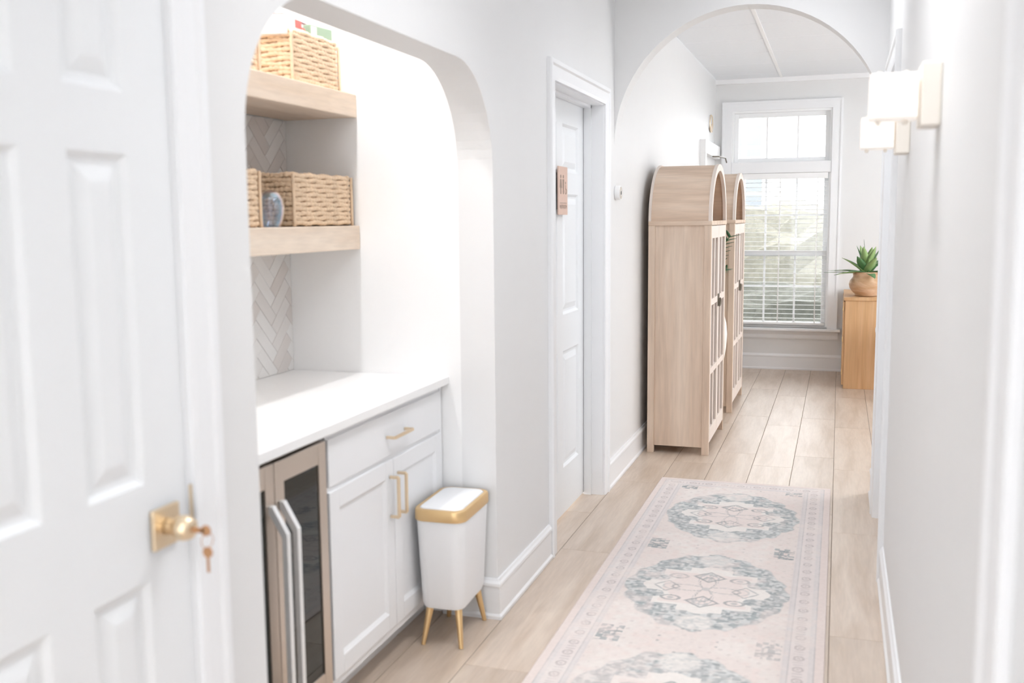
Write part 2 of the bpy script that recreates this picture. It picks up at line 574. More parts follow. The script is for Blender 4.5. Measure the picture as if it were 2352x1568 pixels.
# --- panelled doors with their casings
def panel_door(name, label, x, n, y0, y1, h, recess, cols=2, six=True, casing_w=0.09):
    """door in a wall at X=x, facing n (+1 right, -1 left); slab recessed by `recess`"""
    root = thing(name, (x, (y0 + y1) / 2, 0), label, None, kind='structure')
    t = 0.036
    f = x - n * recess               # door face

    def bx(mb, ya, yb, za, zb, d0, d1):
        xa, xb = sorted((f - n * d0, f - n * d1))
        return mb.box(xa, xb, ya, yb, za, zb)
    a, b = y0 + 0.0012, y1 - 0.0012
    z0, z1 = 0.012, h - 0.004
    st, mu = 0.115, 0.098
    pw = (b - a - 2 * st - mu) / 2
    colsy = [(a + st, a + st + pw), (b - st - pw, b - st)]
    rows = [(0.24, 0.815), (0.99, 1.565), (1.667, h - 0.12)]
    sl = MB()
    bx(sl, a, a + st, z0, z1, 0, t); bx(sl, b - st, b, z0, z1, 0, t)
    bx(sl, a + st + pw, b - st - pw, z0, z1, 0, t)
    zz = [z0] + [v for r in rows for v in r] + [z1]
    for k in range(0, len(zz), 2):
        for (ya, yb) in colsy:
            bx(sl, ya, yb, zz[k], zz[k + 1], 0, t)
    slab = obj('door_slab', sl, DOORP, root)
    for (za, zb) in rows:
        for (ya, yb) in colsy:
            rings = []
            for ins, dep in ((0, 0.0), (0.004, 0.003), (0.012, 0.010), (0.022, 0.011), (0.046, 0.003), (0.05, 0.002)):
                X = f - n * dep
                rings.append([(X, ya + ins, za + ins), (X, yb - ins, za + ins), (X, yb - ins, zb - ins), (X, ya + ins, zb - ins)])
            back = [(f - n * t * 0.8, p[1], p[2]) for p in rings[0]]
            obj('panel', MB().loft([back] + rings), DOORP, slab)
    # jamb and stop
    jm = MB()
    xa, xb = sorted((x - n * 0.13, x + n * 0.001))
    jm.box(xa, xb, y0 - 0.012, y0, 0, h + 0.012).box(xa, xb, y1, y1 + 0.012, 0, h + 0.012).box(xa, xb, y0, y1, h, h + 0.012)
    obj('jamb', jm, TRIM, root)
    if recess > 0.05:
        s = MB()
        xa, xb = sorted((f + n * 0.002, f + n * 0.04))
        s.box(xa, xb, y0, y0 + 0.012, 0, h).box(xa, xb, y1 - 0.012, y1, 0, h).box(xa, xb, y0, y1, h - 0.012, h)
        obj('door_stop', s, TRIM, root)
    # mitred casing with a stepped profile
    prof = [(0.006, 0), (0.006, 0.012), (0.02, 0.015), (casing_w - 0.028, 0.016), (casing_w - 0.02, 0.022), (casing_w - 0.004, 0.022), (casing_w, 0.016), (casing_w, 0)]
    rings = []
    for (yy, sy, zz_, sz) in ((y0, -1, 0, 0), (y0, -1, h, 1), (y1, 1, h, 1), (y1, 1, 0, 0)):
        rings.append([(x + n * d, yy + sy * w, zz_ + sz * w) for w, d in prof])
    obj('casing', MB().loft(rings), TRIM, root)
    return root, f


d1, f1 = panel_door('door_1', 'closed white six-panel door nearest on the left, brass knob with key', XL, 1, D1a, D1b, D1h, 0.004)
# brass knob, square rose, strike plate
kb = Vector((f1, 1.482, 0.902))
rose = obj('rose_plate', MB().box(f1, f1 + 0.009, kb.y - 0.037, kb.y + 0.037, kb.z - 0.037, kb.z + 0.037), BRASSS, d1, bevel=0.002)
obj('knob', MB().lathe([(0.017, 0.005), (0.014, 0.02), (0.014, 0.026), (0.022, 0.034), (0.0235, 0.046), (0.019, 0.06), (0.011, 0.064)], kb, 24, 'x'), BRASSS, rose, smooth=True)
obj('strike_plate', MB().box(XL, XL + 0.004, D1b + 0.0, D1b + 0.008, 0.87, 0.96), BRASSS, d1)

d2, f2x = panel_door('door_2', 'white panelled restroom door set back in its frame', XL, 1, D2a, D2b, D2h, 0.10)
kn2 = obj('knob', MB().lathe([(0.028, 0.0), (0.028, 0.006), (0.012, 0.01), (0.012, 0.03), (0.026, 0.04), (0.027, 0.055), (0.015, 0.064)], (f2x, D2a + 0.07, 0.92), 20, 'x'), BRASSS, d2, smooth=True)
d3, _ = panel_door('door_3', 'white door on the right wall just before the arch', XR, -1, R1a, R1b, 2.05, 0.09)
d4, _ = panel_door('door_4', 'white door casing at the right edge nearest the photographer', XR, -1, R2a, R2b, 2.05, 0.004, casing_w=0.10)

# --- far window
w1 = thing('window_1', ((WX0 + WX1) / 2, YF, WZ0), 'tall white window with a transom at the end of the hall', None, kind='structure')
cs = MB()
cs.box(WX0 - 0.09, WX0, YF - 0.02, YF, WZ0, WZ1 + 0.085).box(WX1, WX1 + 0.09, YF - 0.02, YF, WZ0, WZ1 + 0.085).box(WX0, WX1, YF - 0.02, YF, WZ1, WZ1 + 0.085)
cs.box(WX0 - 0.089, WX0 - 0.07, YF - 0.027, YF - 0.019, WZ0, WZ1 + 0.065).box(WX1 + 0.07, WX1 + 0.089, YF - 0.027, YF - 0.019, WZ0, WZ1 + 0.065).box(WX0 - 0.089, WX1 + 0.089, YF - 0.027, YF - 0.019, WZ1 + 0.065, WZ1 + 0.084)
obj('casing', cs, TRIM, w1)
obj('sill', MB().box(WX0 - 0.12, WX1 + 0.12, YF - 0.075, YF + 0.06, WZ0 - 0.026, WZ0), TRIM, w1, bevel=0.006)
ap = [(0, 0), (-0.014, 0), (-0.018, 0.012), (-0.018, 0.04), (-0.03, 0.062), (-0.034, 0.078), (0, 0.078)]
am = MB()
am.loft([[(xx, YF + a, WZ0 - 0.104 + b) for a, b in ap] for xx in (WX0 - 0.10, WX1 + 0.10)])
obj('apron', am, TRIM, w1)
ZM0, ZM1 = 1.85, 1.955        # bar between transom and sashes
obj('mullion', MB().box(WX0, WX1, YF - 0.012, YF + 0.09, ZM0, ZM1), TRIM, w1, bevel=0.004)
jb = MB()
jb.box(WX0 - .0005, WX0 + 0.02, YF - .0005, YF + 0.12, WZ0 + .0155, WZ1 - .02).box(WX1 - 0.02, WX1 + .0005, YF - .0005, YF + 0.12, WZ0 + .0155, WZ1 - .02).box(WX0, WX1, YF - .0005, YF + 0.12, WZ1 - 0.02, WZ1 + .0005).box(WX0, WX1, YF + 0.02, YF + 0.12, WZ0 + .0005, WZ0 + 0.0155)
obj('jamb', jb, VINYL, w1)


def sash(z0, z1, y, name, xm, zm, fr=0.04):
    a, b = WX0 + 0.02, WX1 - 0.02
    s = MB()
    s.box(a, a + fr, y, y + 0.035, z0, z1).box(b - fr, b, y, y + 0.035, z0, z1).box(a + fr, b - fr, y, y + 0.035, z0, z0 + fr).box(a + fr, b - fr, y, y + 0.035, z1 - fr, z1)
    so = obj(name, s, VINYL, w1, bevel=0.003)
    xs = [a + fr] + xm + [b - fr]
    zs = [z0 + fr] + zm + [z1 - fr]
    for i in range(len(xs) - 1):
        for j in range(len(zs) - 1):
            obj('pane', MB().box(xs[i], xs[i + 1], y + 0.015, y + 0.018, zs[j], zs[j + 1]), PANE, so)
    for x in xm:
        obj('muntin', MB().box(x - 0.009, x + 0.009, y + 0.009, y + 0.025, z0 + fr, z1 - fr), VINYL, so)
    for z in zm:
        obj('muntin', MB().box(a + fr, b - fr, y + 0.010, y + 0.024, z - 0.009, z + 0.009), VINYL, so)


XM = [-0.675, -0.395]
sash(ZM1, WZ1 - 0.02, YF + 0.05, 'transom_sash', XM, [])
sash(1.075, ZM0, YF + 0.075, 'upper_sash', XM, [1.46])
sash(WZ0 + 0.015, 1.125, YF + 0.035, 'lower_sash', XM, [0.79])

# ------------------------------------------------------------------ added ceiling fill lights, niche downlights
def fill_light_panel(x, y, z, w, l, lens, label, group):
    r = thing('fill_light', (x, y, z), label, 'light', group)
    f = MB()
    f.box(x - w / 2, x + w / 2, y - l / 2, y - l / 2 + 0.02, z - 0.012, z).box(x - w / 2, x + w / 2, y + l / 2 - 0.02, y + l / 2, z - 0.012, z)
    f.box(x - w / 2, x - w / 2 + 0.02, y - l / 2, y + l / 2, z - 0.012, z).box(x + w / 2 - 0.02, x + w / 2, y - l / 2, y + l / 2, z - 0.012, z)
    obj('frame', f, GRID, r)
    obj('diffuser', MB().box(x - w / 2 + 0.02, x + w / 2 - 0.02, y - l / 2 + 0.02, y + l / 2 - 0.02, z - 0.006, z), lens, r)
    return r


for y, lab, pw_ in ((-0.5, 'added fill light panel of the hall behind the photographer', 1.05), (2.35, 'added fill light panel above the hall in front of the niche', 1.0), (4.45, 'added fill light panel above the hall by the restroom door', 0.52)):
    r = fill_light_panel(-0.28, y, ZC, 0.6, 1.2, PANEL, lab, 'added fill light panels of the hall')  # unseen panel with an area lamp, added to brighten the hall
    ld = bpy.data.lights.new('fill_lamp', 'AREA')
    ld.shape = 'RECTANGLE'
    ld.size, ld.size_y = 0.54, 1.14
    ld.spread = math.radians(122)
    ld.energy = HALL_FILL * pw_
    ld.color = (0.97, 0.98, 1.0)
    lo = bpy.data.objects.new('fill_lamp', ld)
    COL.objects.link(lo)
    lo.parent = r
    lo.location = (0, 0, -0.014)
for x in (0.06, 1.28):  # out-of-view panels added to lift the light in the far room
    for y in (6.11, 8.55):
        fill_light_panel(x + 0.0, y, ZT, 1.18, 0.58, PANELF, 'added fill light panel of the far room nearer the arch' if y < 7 else 'added fill light panel of the far room nearer the end wall', 'added fill light panels of the far room') if x > 0.5 else None

for y in (2.15, 2.98):
    r = thing('downlight', (-1.645, y, 2.60), 'small round niche downlight above the ' + ('wine cooler' if y < 2.5 else 'white cabinet'), 'light', 'niche downlights')
    obj('trim_ring', MB().lathe([(0.032, 2.612), (0.05, 2.612), (0.05, 2.620), (0.032, 2.620)], (-1.645, y, 0), 24), GRID, r)
    obj('lens', MB().lathe([(0.032, 2.615), (0.032, 2.620)], (-1.645, y, 0), 24), DOWNL, r)
    ld = bpy.data.lights.new('downlight_lamp', 'SPOT')
    ld.energy = NICHE_LAMP
    ld.spot_size = math.radians(150)
    ld.spot_blend = 0.6
    ld.shadow_soft_size = 0.035
    ld.color = (0.98, 0.985, 1.0)
    lo = bpy.data.objects.new('downlight_lamp', ld)
    COL.objects.link(lo)
    lo.parent = r
    lo.location = (0, 0, -0.005)


# ------------------------------------------------------------------ runner rug
def make_rug():
    x0, x1, y0, y1 = -0.908, -0.007, 1.2, 5.462
    nx, ny = 226, 1064
    xs = np.linspace(x0, x1, nx)
    ys_ = np.linspace(y0, y1, ny)
    Xg, Yg = np.meshgrid(xs, ys_)
    u = Xg - (x0 + x1) / 2
    rng = np.random.RandomState(3)

    def vnoise(sx, sy, seed):
        r = np.random.RandomState(seed)
        g = r.rand(int((y1 - y0) / sy) + 4, int((x1 - x0) / sx) + 4)
        fx = (Xg - x0) / sx; fy = (Yg - y0) / sy
        ix = fx.astype(int); iy = fy.astype(int)
        tx = fx - ix; ty = fy - iy
        tx = tx * tx * (3 - 2 * tx); ty = ty * ty * (3 - 2 * ty)
        return (g[iy, ix] * (1 - tx) * (1 - ty) + g[iy, ix + 1] * tx * (1 - ty) + g[iy + 1, ix] * (1 - tx) * ty + g[iy + 1, ix + 1] * tx * ty)

    n_f = vnoise(0.009, 0.009, 1); n_m = vnoise(0.03, 0.03, 2); n_l = vnoise(0.12, 0.16, 4); n_s = vnoise(0.006, 0.02, 5); n_t = vnoise(0.022, 0.007, 9)
    P = 1.012
    c0 = 4.822
    k = np.round((Yg - c0) / P)
    v = (Yg - c0) - k * P              # -.5 .. .5 about each medallion
    au, av = np.abs(u), np.abs(v)

    def C(r, g, b): return np.array(srgb(r, g, b)[:3])
    col = np.empty(Xg.shape + (3,))
    field = C(220, 210, 205); blush = C(221, 206, 201); grey = C(158, 166, 168); pale = C(226, 221, 216); dark = C(124, 131, 135); bord = C(219, 210, 207)
    def mixin(mask, c):
        nonlocal col
        m_ = np.clip(mask, 0, 1)[..., None]
        col = col * (1 - m_) + c * m_
    col[:] = field
    mixin(np.clip((n_l - 0.45) * 3, 0, 1) * 0.7, pale)
    mixin(np.clip((n_m - 0.62) * 4, 0, 1) * 0.6, blush)
    wear = np.clip(0.35 + 0.9 * n_l, 0.3, 1)
    # faint flowers scattered in the field
    fl_ = (np.sin(u * 95) * np.sin(v * 88 + 1.0) > 0.72) & (n_f > 0.45)
    mixin(fl_ * 0.35 * wear, C(178, 168, 166))
    # medallion: rounded lozenge ring, longer along the rug
    ang = np.arctan2(v / 0.40, u / 0.315)
    rad = ((au / 0.318) ** 1.75 + (av / 0.415) ** 1.75) ** (1 / 1.75)
    edge = 1.0 + 0.022 * np.cos(16 * ang) + 0.05 * (n_m - 0.5)
    ring = np.clip((edge - rad) / 0.03, 0, 1)
    flower = np.clip((1 - np.sqrt((u / 0.075) ** 2 + ((av - 0.335) / 0.075) ** 2)) * 5, 0, 1)
    n_p = vnoise(0.013, 0.013, 21); n_q = vnoise(0.020, 0.012, 22)
    mixin(ring * (0.72 + 0.25 * n_l), grey)
    mixin(ring * np.clip((n_t - 0.55) * 6, 0, 1) * 0.42, dark)
    arab = np.clip((np.sin(ang * 20 + 12 * rad) * np.sin(rad * 40 + 2 * np.sin(ang * 8)) - 0.35) * 4, 0, 1)
    speck = np.clip((n_p - 0.56) * 7, 0, 1)
    mixin(ring * np.maximum(arab * 0.45, speck * 0.85), C(208, 209, 207))
    mixin(ring * np.clip((n_q - 0.66) * 8, 0, 1) * 0.5, pale)
    mixin(flower * (0.55 + 0.45 * n_q), pale)
    mixin(flower * np.clip((n_p - 0.6) * 6, 0, 1) * 0.35, grey)
    # inner stepped cross
    cross = ((au < 0.185) & (av < 0.185)) | ((au < 0.085) & (av < 0.235)) | ((av < 0.055) & (au < 0.225)) 
    lobes = (u ** 2 + (av - 0.20) ** 2 < 0.055 ** 2) | ((au - 0.2) ** 2 + v ** 2 < 0.045 ** 2)
    ncr = ((au - 0.185) ** 2 + (av - 0.09) ** 2 < 0.035 ** 2)
    cr = (cross | lobes) & ~ncr
    mixin(cr * 1.0, pale)
    inn = (au < 0.165) & (av < 0.165) & ~(((au - 0.185) ** 2 + (av - 0.09) ** 2 < 0.055 ** 2))
    mixin(inn * 0.6, blush)
    corner = (au > 0.075) & (au < 0.165) & (av > 0.07) & (av < 0.165)
    e1 = np.sqrt(((au - 0.12) / 1.0) ** 2 + ((av - 0.12) / 0.7) ** 2)
    mixin((np.abs(e1 - 0.034) < 0.006) * 0.6, dark)
    mixin((e1 < 0.014) * 0.55, grey)
    # centre flower of crossed leaves
    a2 = np.arctan2(v, u); r2 = np.sqrt(u * u + v * v)
    pet = 0.075 + 0.055 * np.cos(4 * a2)
    mixin(((np.abs(r2 - pet) < 0.006)) * 0.55 * (n_f > 0.25), dark)
    pet2 = 0.10 + 0.065 * np.cos(4 * a2 + math.pi * 0)
    mixin((np.abs(r2 - pet2) < 0.005) * 0.4, grey)
    mixin((r2 < 0.018) * 0.4, grey)
    for sy in (0.135,):
        tri = (np.abs(au * 0.9 + np.abs(av - sy) - 0.055) < 0.006) & (au < 0.07)
        mixin(tri * 0.65, dark)
        mixin(((au * 0.9 + np.abs(av - sy)) < 0.05) * (n_s > 0.5) * 0.4, grey)
    mixin(((np.abs(np.abs(v) * 0.9 + np.abs(au - 0.15) - 0.05) < 0.005) & (av < 0.06)) * 0.5, dark)
    # small corner squares between the medallions
    vq = np.abs(av - P / 2)
    sq = (np.abs(au - 0.27) < 0.042) & (vq < 0.068)
    pat = (np.sin((au - 0.27) * 150) * np.sin(vq * 120 + 0.6) > -0.1) ^ (n_m > 0.55)
    mixin((sq & pat) * 0.75, grey * 0.92)
    mixin((sq & (n_t > 0.62)) * 0.6, dark)
    # dots
    dd = np.minimum(np.hypot(au - 0.03, vq - 0.10), np.hypot(au - 0.10, vq - 0.02))
    mixin((dd < 0.006) * 0.5, dark)
    # border
    end = y1 - Yg
    ed = np.minimum(0.4505 - au, end)                  # distance to the nearest rug edge
    inb = ed < 0.135
    bm_ = np.where(inb, 1.0, 0.0)
    mixin(bm_, bord)
    mixin(bm_ * np.clip((n_l - 0.4) * 2, 0, 1) * 0.5, pale)
    mixin(((ed < 0.030)) * 0.8, C(222, 208, 202))
    for q, w_, s_ in ((0.032, 0.0026, 0.5), (0.050, 0.002, 0.42), (0.112, 0.002, 0.45), (0.130, 0.0026, 0.5)):
        mixin(np.clip(1 - np.abs(ed - q) / w_, 0, 1) * s_ * (0.5 + 0.8 * n_m), C(140, 136, 138))
    mixin(((ed > 0.032) & (ed < 0.050)) * 0.35, C(200, 198, 198))
    mixin(((ed > 0.112) & (ed < 0.130)) * 0.35, C(200, 198, 198))
    s_run = np.where(0.4505 - au < end, Yg, Xg)
    ph = (s_run / 0.085) % 1.0 - 0.5
    dq = np.hypot(ph * 0.085 / 1.1, (ed - 0.081) / 1.0)
    mixin((np.abs(dq - 0.015) < 0.0035) * inb * 0.5, C(160, 150, 150))
    mixin((dq < 0.006) * inb * 0.4, C(170, 160, 160))
    ph2 = ((s_run + 0.0425) / 0.085) % 1.0 - 0.5
    mixin((np.abs(np.abs(ph2) * 0.085 - 0.010) < 0.0025) * (np.abs(ed - 0.081) < 0.016) * inb * 0.4, C(165, 158, 158))
    # wear and pile speckle over everything
    base = C(222, 210, 205)
    wmask = np.clip((n_m * 0.5 + n_l * 0.7 - 0.62) * 2.0, 0, 0.5)
    mixin(wmask, base)
    col *= (0.97 + 0.06 * n_f)[..., None]
    col = np.clip(col, 0, 1)

    t = 0.007
    Z = np.full(Xg.shape, t) + 0.0006 * (n_f - 0.5)
    verts = np.stack([Xg, Yg, Z], -1).reshape(-1, 3)
    idx = np.arange(nx * ny).reshape(ny, nx)
    quads = np.stack([idx[:-1, :-1], idx[:-1, 1:], idx[1:, 1:], idx[1:, :-1]], -1).reshape(-1, 4)
    # skirt
    per = np.concatenate([idx[0, :], idx[1:, -1], idx[-1, -2::-1], idx[-2:0:-1, 0]])
    sk = verts[per].copy(); sk[:, 2] = 0.0005
    n0_ = len(verts)
    verts = np.concatenate([verts, sk])
    pn = len(per)
    a = np.arange(pn); b = (a + 1) % pn
    sq_ = np.stack([per[a], n0_ + a, n0_ + b, per[b]], -1)
    quads = np.concatenate([quads, sq_])
    org = np.array([(x0 + x1) / 2, (y0 + y1) / 2, 0])
    me = bpy.data.meshes.new('runner_rug')
    me.vertices.add(len(verts)); me.vertices.foreach_set('co', (verts - org).ravel())
    me.loops.add(len(quads) * 4); me.loops.foreach_set('vertex_index', quads.ravel().astype(np.int32))
    me.polygons.add(len(quads)); me.polygons.foreach_set('loop_start', np.arange(len(quads), dtype=np.int32) * 4)
    me.update(calc_edges=True)
    at = me.color_attributes.new('pattern', 'FLOAT_COLOR', 'POINT')
    full = np.ones((len(verts), 4), dtype=np.float32)
    full[:nx * ny, :3] = col.reshape(-1, 3)
    full[nx * ny:, :3] = C(214, 200, 194)
    at.data.foreach_set('color', full.ravel())
    m, nt, p = base_mat('woven_rug')
    an = nt.nodes.new('ShaderNodeAttribute'); an.attribute_name = 'pattern'
    nt.links.new(an.outputs['Color'], p.inputs['Base Color'])
    p.inputs['Roughness'].default_value = 0.95
    p.inputs['Specular IOR Level'].default_value = 0.15
    tc = nt.nodes.new('ShaderNodeTexCoord'); nz = nt.nodes.new('ShaderNodeTexNoise'); nz.inputs['Scale'].default_value = 260
    bp = nt.nodes.new('ShaderNodeBump'); bp.inputs['Strength'].default_value = 0.25; bp.inputs['Distance'].default_value = 0.002
    nt.links.new(tc.outputs['Object'], nz.inputs['Vector']); nt.links.new(nz.outputs['Fac'], bp.inputs['Height']); nt.links.new(bp.outputs['Normal'], p.inputs['Normal'])
    me.materials.append(m)
    o = bpy.data.objects.new('runner_rug', me)
    COL.objects.link(o); o.location = org
    tag(o, 'long faded blush and grey runner rug with medallions along the hall floor', 'rug')


make_rug()

# ------------------------------------------------------------------ niche: cabinet, worktop, wine cooler
XC = -1.352                   # fronts of doors and drawers
cabY0, cabY1 = 2.458, 3.318
cb = thing('base_cabinet', ((XC + NXB) / 2, (cabY0 + cabY1) / 2, 0), 'white base cabinet with one drawer and two doors under the niche worktop', 'cabinet')
obj('body', MB().box(NXB + 0.01, XC - 0.021, cabY0, cabY1, 0.10, 0.858), CABW, cb)
obj('toe_kick', MB().box(NXB + 0.05, -1.44, cabY0, cabY1, 0, 0.10), CABW, cb)
obj('end_stile', MB().box(XC - 0.021, XC - 0.004, cabY1 - 0.014, cabY1, 0.10, 0.858), CABW, cb)

for za, zb in ((0.10, 0.125), (0.683, 0.698), (0.838, 0.858)):
    obj('face_rail', MB().box(XC - 0.021, XC - 0.007, cabY0, cabY1 - 0.0145, za, zb), CABW, cb)


def pull(parent, p0, p1, out=0.03):
    a, b = Vector(p0), Vector(p1)
    d = (b - a).normalized()
    h = MB()
    r = 0.0045
    w = Vector((0, 1, 0)) if abs(d.z) > 0.5 else Vector((0, 0, 1))
    o_ = Vector((out, 0, 0))

    def bar(s, e, t):
        ax = (e - s).normalized()
        q = ax.cross(w)
        c = [(-1, -1), (1, -1), (1, 1), (-1, 1)]
        h.loft([[P + q * (i * t) + w * (j * t) for i, j in c] for P in (s, e)])
    bar(a + o_ - d * 0.0, b + o_, r)
    bar(a, a + o_, r); bar(b, b + o_, r)
    return obj('handle', h, BRASSS, parent, bevel=0.001)


def shaker(parent, name, y0, y1, z0, z1, fr=0.056, flat=False):
    m_ = MB()
    if flat:
        m_.box(XC - 0.02, XC, y0, y1, z0, z1)
        return obj(name, m_, CABW, parent, bevel=0.003)
    m_.box(XC - 0.02, XC, y0, y0 + fr, z0, z1).box(XC - 0.02, XC, y1 - fr, y1, z0, z1)
    m_.box(XC - 0.02, XC, y0 + fr, y1 - fr, z0, z0 + fr).box(XC - 0.02, XC, y0 + fr, y1 - fr, z1 - fr, z1)
    d = obj(name, m_, CABW, parent, bevel=0.002)
    X = XC
    rings = []
    for ins, dep in ((-0.001, 0.001), (0.010, 0.008), (0.012, 0.009)):
        rings.append([(X - dep, y0 + fr + ins, z0 + fr + ins), (X - dep, y1 - fr - ins, z0 + fr + ins), (X - dep, y1 - fr - ins, z1 - fr - ins), (X - dep, y0 + fr + ins, z1 - fr - ins)])
    obj('door_panel', MB().loft([[(X - 0.018, p[1], p[2]) for p in rings[0]]] + rings), CABW, d)
    return d


dr = shaker(cb, 'drawer', cabY0 + 0.006, cabY1 - 0.012, 0.698, 0.838, flat=True)
pull(dr, (XC, 2.845, 0.764), (XC, 2.985, 0.764))
ym = 2.893
dl = shaker(cb, 'door', cabY0 + 0.006, ym - 0.002, 0.125, 0.683)
dr2 = shaker(cb, 'door', ym + 0.002, cabY1 - 0.012, 0.125, 0.683)
pull(dl, (XC, ym - 0.03, 0.50), (XC, ym - 0.03, 0.63))
pull(dr2, (XC, ym + 0.03, 0.50), (XC, ym + 0.03, 0.63))

ct = obj('worktop', MB().box(NXB, -1.325, N0 + 0.001, N1 - 0.001, 0.860, 0.889), QUARTZ, bevel=0.003)
tag(ct, 'white quartz worktop across the niche above the wine cooler', 'worktop')

# backsplash of small herringbone tiles
bs = thing('backsplash', (NXB, (N0 + N1) / 2, 0.889), 'marble-look herringbone backsplash on the back wall of the niche', 'backsplash')
TW, TL = 0.048, 0.144
TMAT = [mat('backsplash_tile', c, 0.3, var=0.03, scale=14) for c in ((231, 229, 227), (225, 221, 218), (219, 213, 209))]


def clip_poly(P, lo, hi):
    for ax in (0, 1):
        for sgn, lim in ((1, lo[ax]), (-1, -hi[ax])):
            Q = []
            for i in range(len(P)):
                p_, q_ = P[i], P[(i + 1) % len(P)]
                dp, dq = sgn * p_[ax] - lim, sgn * q_[ax] - lim
                if dp >= 0: Q.append(p_)
                if dp * dq < 0:
                    t = dp / (dp - dq)
                    Q.append((p_[0] + (q_[0] - p_[0]) * t, p_[1] + (q_[1] - p_[1]) * t))
            P = Q
            if len(P) < 3: return []
    return P


c45 = math.cos(math.pi / 4)
rt = random.Random(5)
TLO, THI = (N0 + 0.001, 0.8905), (N1 - 0.001, 1.8145)
TC = {}
for mm_ in range(-10, 11):
    for kk in range(-60, 80):
        for kind in (0, 1):
            if kind == 0:
                q0, q1 = kk * TW + TL / 2 + mm_ * TL, kk * TW + TW / 2 - mm_ * TL
                ha, hb = TL / 2 - 0.0006, TW / 2 - 0.0006
            else:
                q0, q1 = kk * TW + TL + TW / 2 + mm_ * TL, kk * TW + TW - TL / 2 - mm_ * TL
                ha, hb = TW / 2 - 0.0006, TL / 2 - 0.0006
            R45 = lambda p_: ((p_[0] - p_[1]) * c45, (p_[0] + p_[1]) * c45)
            cy_, cz_ = R45((q0, q1))
            cy_ += 2.6; cz_ += 0.9
            if not (TLO[0] - 0.08 < cy_ < THI[0] + 0.08 and TLO[1] - 0.08 < cz_ < THI[1] + 0.08):
                continue
            poly = [R45(c) for c in ((-ha, -hb), (ha, -hb), (ha, hb), (-ha, hb))]
            cl = clip_poly([(p_[0] + cy_, p_[1] + cz_) for p_ in poly], TLO, THI)
            if not cl:
                continue
            whole = len(cl) == 4 and all(TLO[0] < p_[0] + cy_ < THI[0] and TLO[1] < p_[1] + cz_ < THI[1] for p_ in poly)
            ar = abs(sum(cl[i][0] * cl[(i + 1) % len(cl)][1] - cl[(i + 1) % len(cl)][0] * cl[i][1] for i in range(len(cl)))) / 2
            if ar < 0.0004:
                continue
            mi = rt.choice((0, 0, 1, 2))
            loc = (NXB + 0.0004 + rt.uniform(0, 0.0006), cy_, cz_)
            if whole and (kind, mi) in TC:
                place('tile', TC[(kind, mi)], bs, loc)
                continue
            P_ = poly if whole else [(p_[0] - cy_, p_[1] - cz_) for p_ in cl]
            g_ = (sum(p_[0] for p_ in P_) / len(P_), sum(p_[1] for p_ in P_) / len(P_))
            sh = lambda f: [(g_[0] + (p_[0] - g_[0]) * f, g_[1] + (p_[1] - g_[1]) * f) for p_ in P_]
            me = mesh_of('tile', MB().loft([[(0, *p_) for p_ in P_], [(0.005, *p_) for p_ in P_], [(0.0065, *p_) for p_ in sh(0.965)]]))
            me.materials.append(TMAT[mi])
            if whole: TC[(kind, mi)] = me
            place('tile', me, bs, loc)
obj('tile_bed', MB().box(NXB, NXB + 0.0045, N0, N1, 0.889, 1.816), mat('tile_bed', (224, 220, 216), 0.6, var=0.03), bs)

# wine cooler with two glass doors
F0, FS, F1 = 1.905, 2.179, 2.452
wc = thing('wine_cooler', ((XC + NXB) / 2, (F0 + F1) / 2, 0), 'stainless wine cooler with two dark glass doors beside the white cabinet', 'wine cooler')
obj('body', MB().box(NXB + 0.03, XC - 0.045, F0, F1, 0.02, 0.852), BLACK, wc)
obj('toe_grille', MB().box(XC - 0.045, XC - 0.03, F0, F1, 0.02, 0.095), BLACK, wc)
for (a, b, s) in ((F0, FS, 1), (FS, F1, -1)):
    a, b = a + 0.002, b - 0.002
    z0, z1, fr = 0.105, 0.838, 0.043
    d = MB()
    d.box(XC - 0.04, XC, a, a + fr, z0, z1).box(XC - 0.04, XC, b - fr, b, z0, z1)
    d.box(XC - 0.04, XC, a + fr, b - fr, z0, z0 + 0.07).box(XC - 0.04, XC, a + fr, b - fr, z1 - 0.058, z1)
    dd = obj('door', d, STEEL, wc, bevel=0.002)
    obj('glass', MB().box(XC - 0.03, XC - 0.004, a + fr - 0.002, b - fr + 0.002, z0 + 0.068, z1 - 0.056), DARKGL, dd)
    hy_ = (b - 0.024) if s == 1 else (a + 0.024)
    w_ = 0.0085
    pts = [(XC, 0.735), (XC + 0.012, 0.735), (XC + 0.052, 0.665), (XC + 0.052, 0.235), (XC + 0.012, 0.165), (XC, 0.165), (XC, 0.19), (XC + 0.004, 0.19), (XC + 0.036, 0.245), (XC + 0.036, 0.655), (XC + 0.004, 0.71), (XC, 0.71)]
    hm = MB()
    n = len(pts)
    hm.add([(p[0], hy_ - w_, p[1]) for p in pts] + [(p[0], hy_ + w_, p[1]) for p in pts],
           [(i, (i + 1) % n, (i + 1) % n + n, i + n) for i in range(n)] + [(k, k + 1, n - 2 - k, n - 1 - k) for k in range(n // 2 - 1)] + [(n + k, n + k + 1, n + n - 2 - k, n + n - 1 - k) for k in range(n // 2 - 1)])
    obj('handle', hm, STEELH, dd, bevel=0.002)
fill = obj('filler_panel', MB().box(NXB + 0.01, XC - 0.005, N0 + 0.002, F0 - 0.002, 0.0, 0.858), CABW)
tag(fill, 'narrow white filler panel at the near end of the worktop', 'panel')

# floating shelves
for z0, z1, lab in ((1.816, 1.897, 'thick pale wood shelf high in the niche holding woven baskets'), (1.345, 1.430, 'thick pale wood shelf low in the niche above the worktop')):
    s = obj('floating_shelf', MB().box(NXB + 0.0105, -1.665, N0 + 0.001, N1 - 0.001, z0, z1), SHELFW, bevel=0.003)
    tag(s, lab, 'shelf', 'floating shelves in the niche')


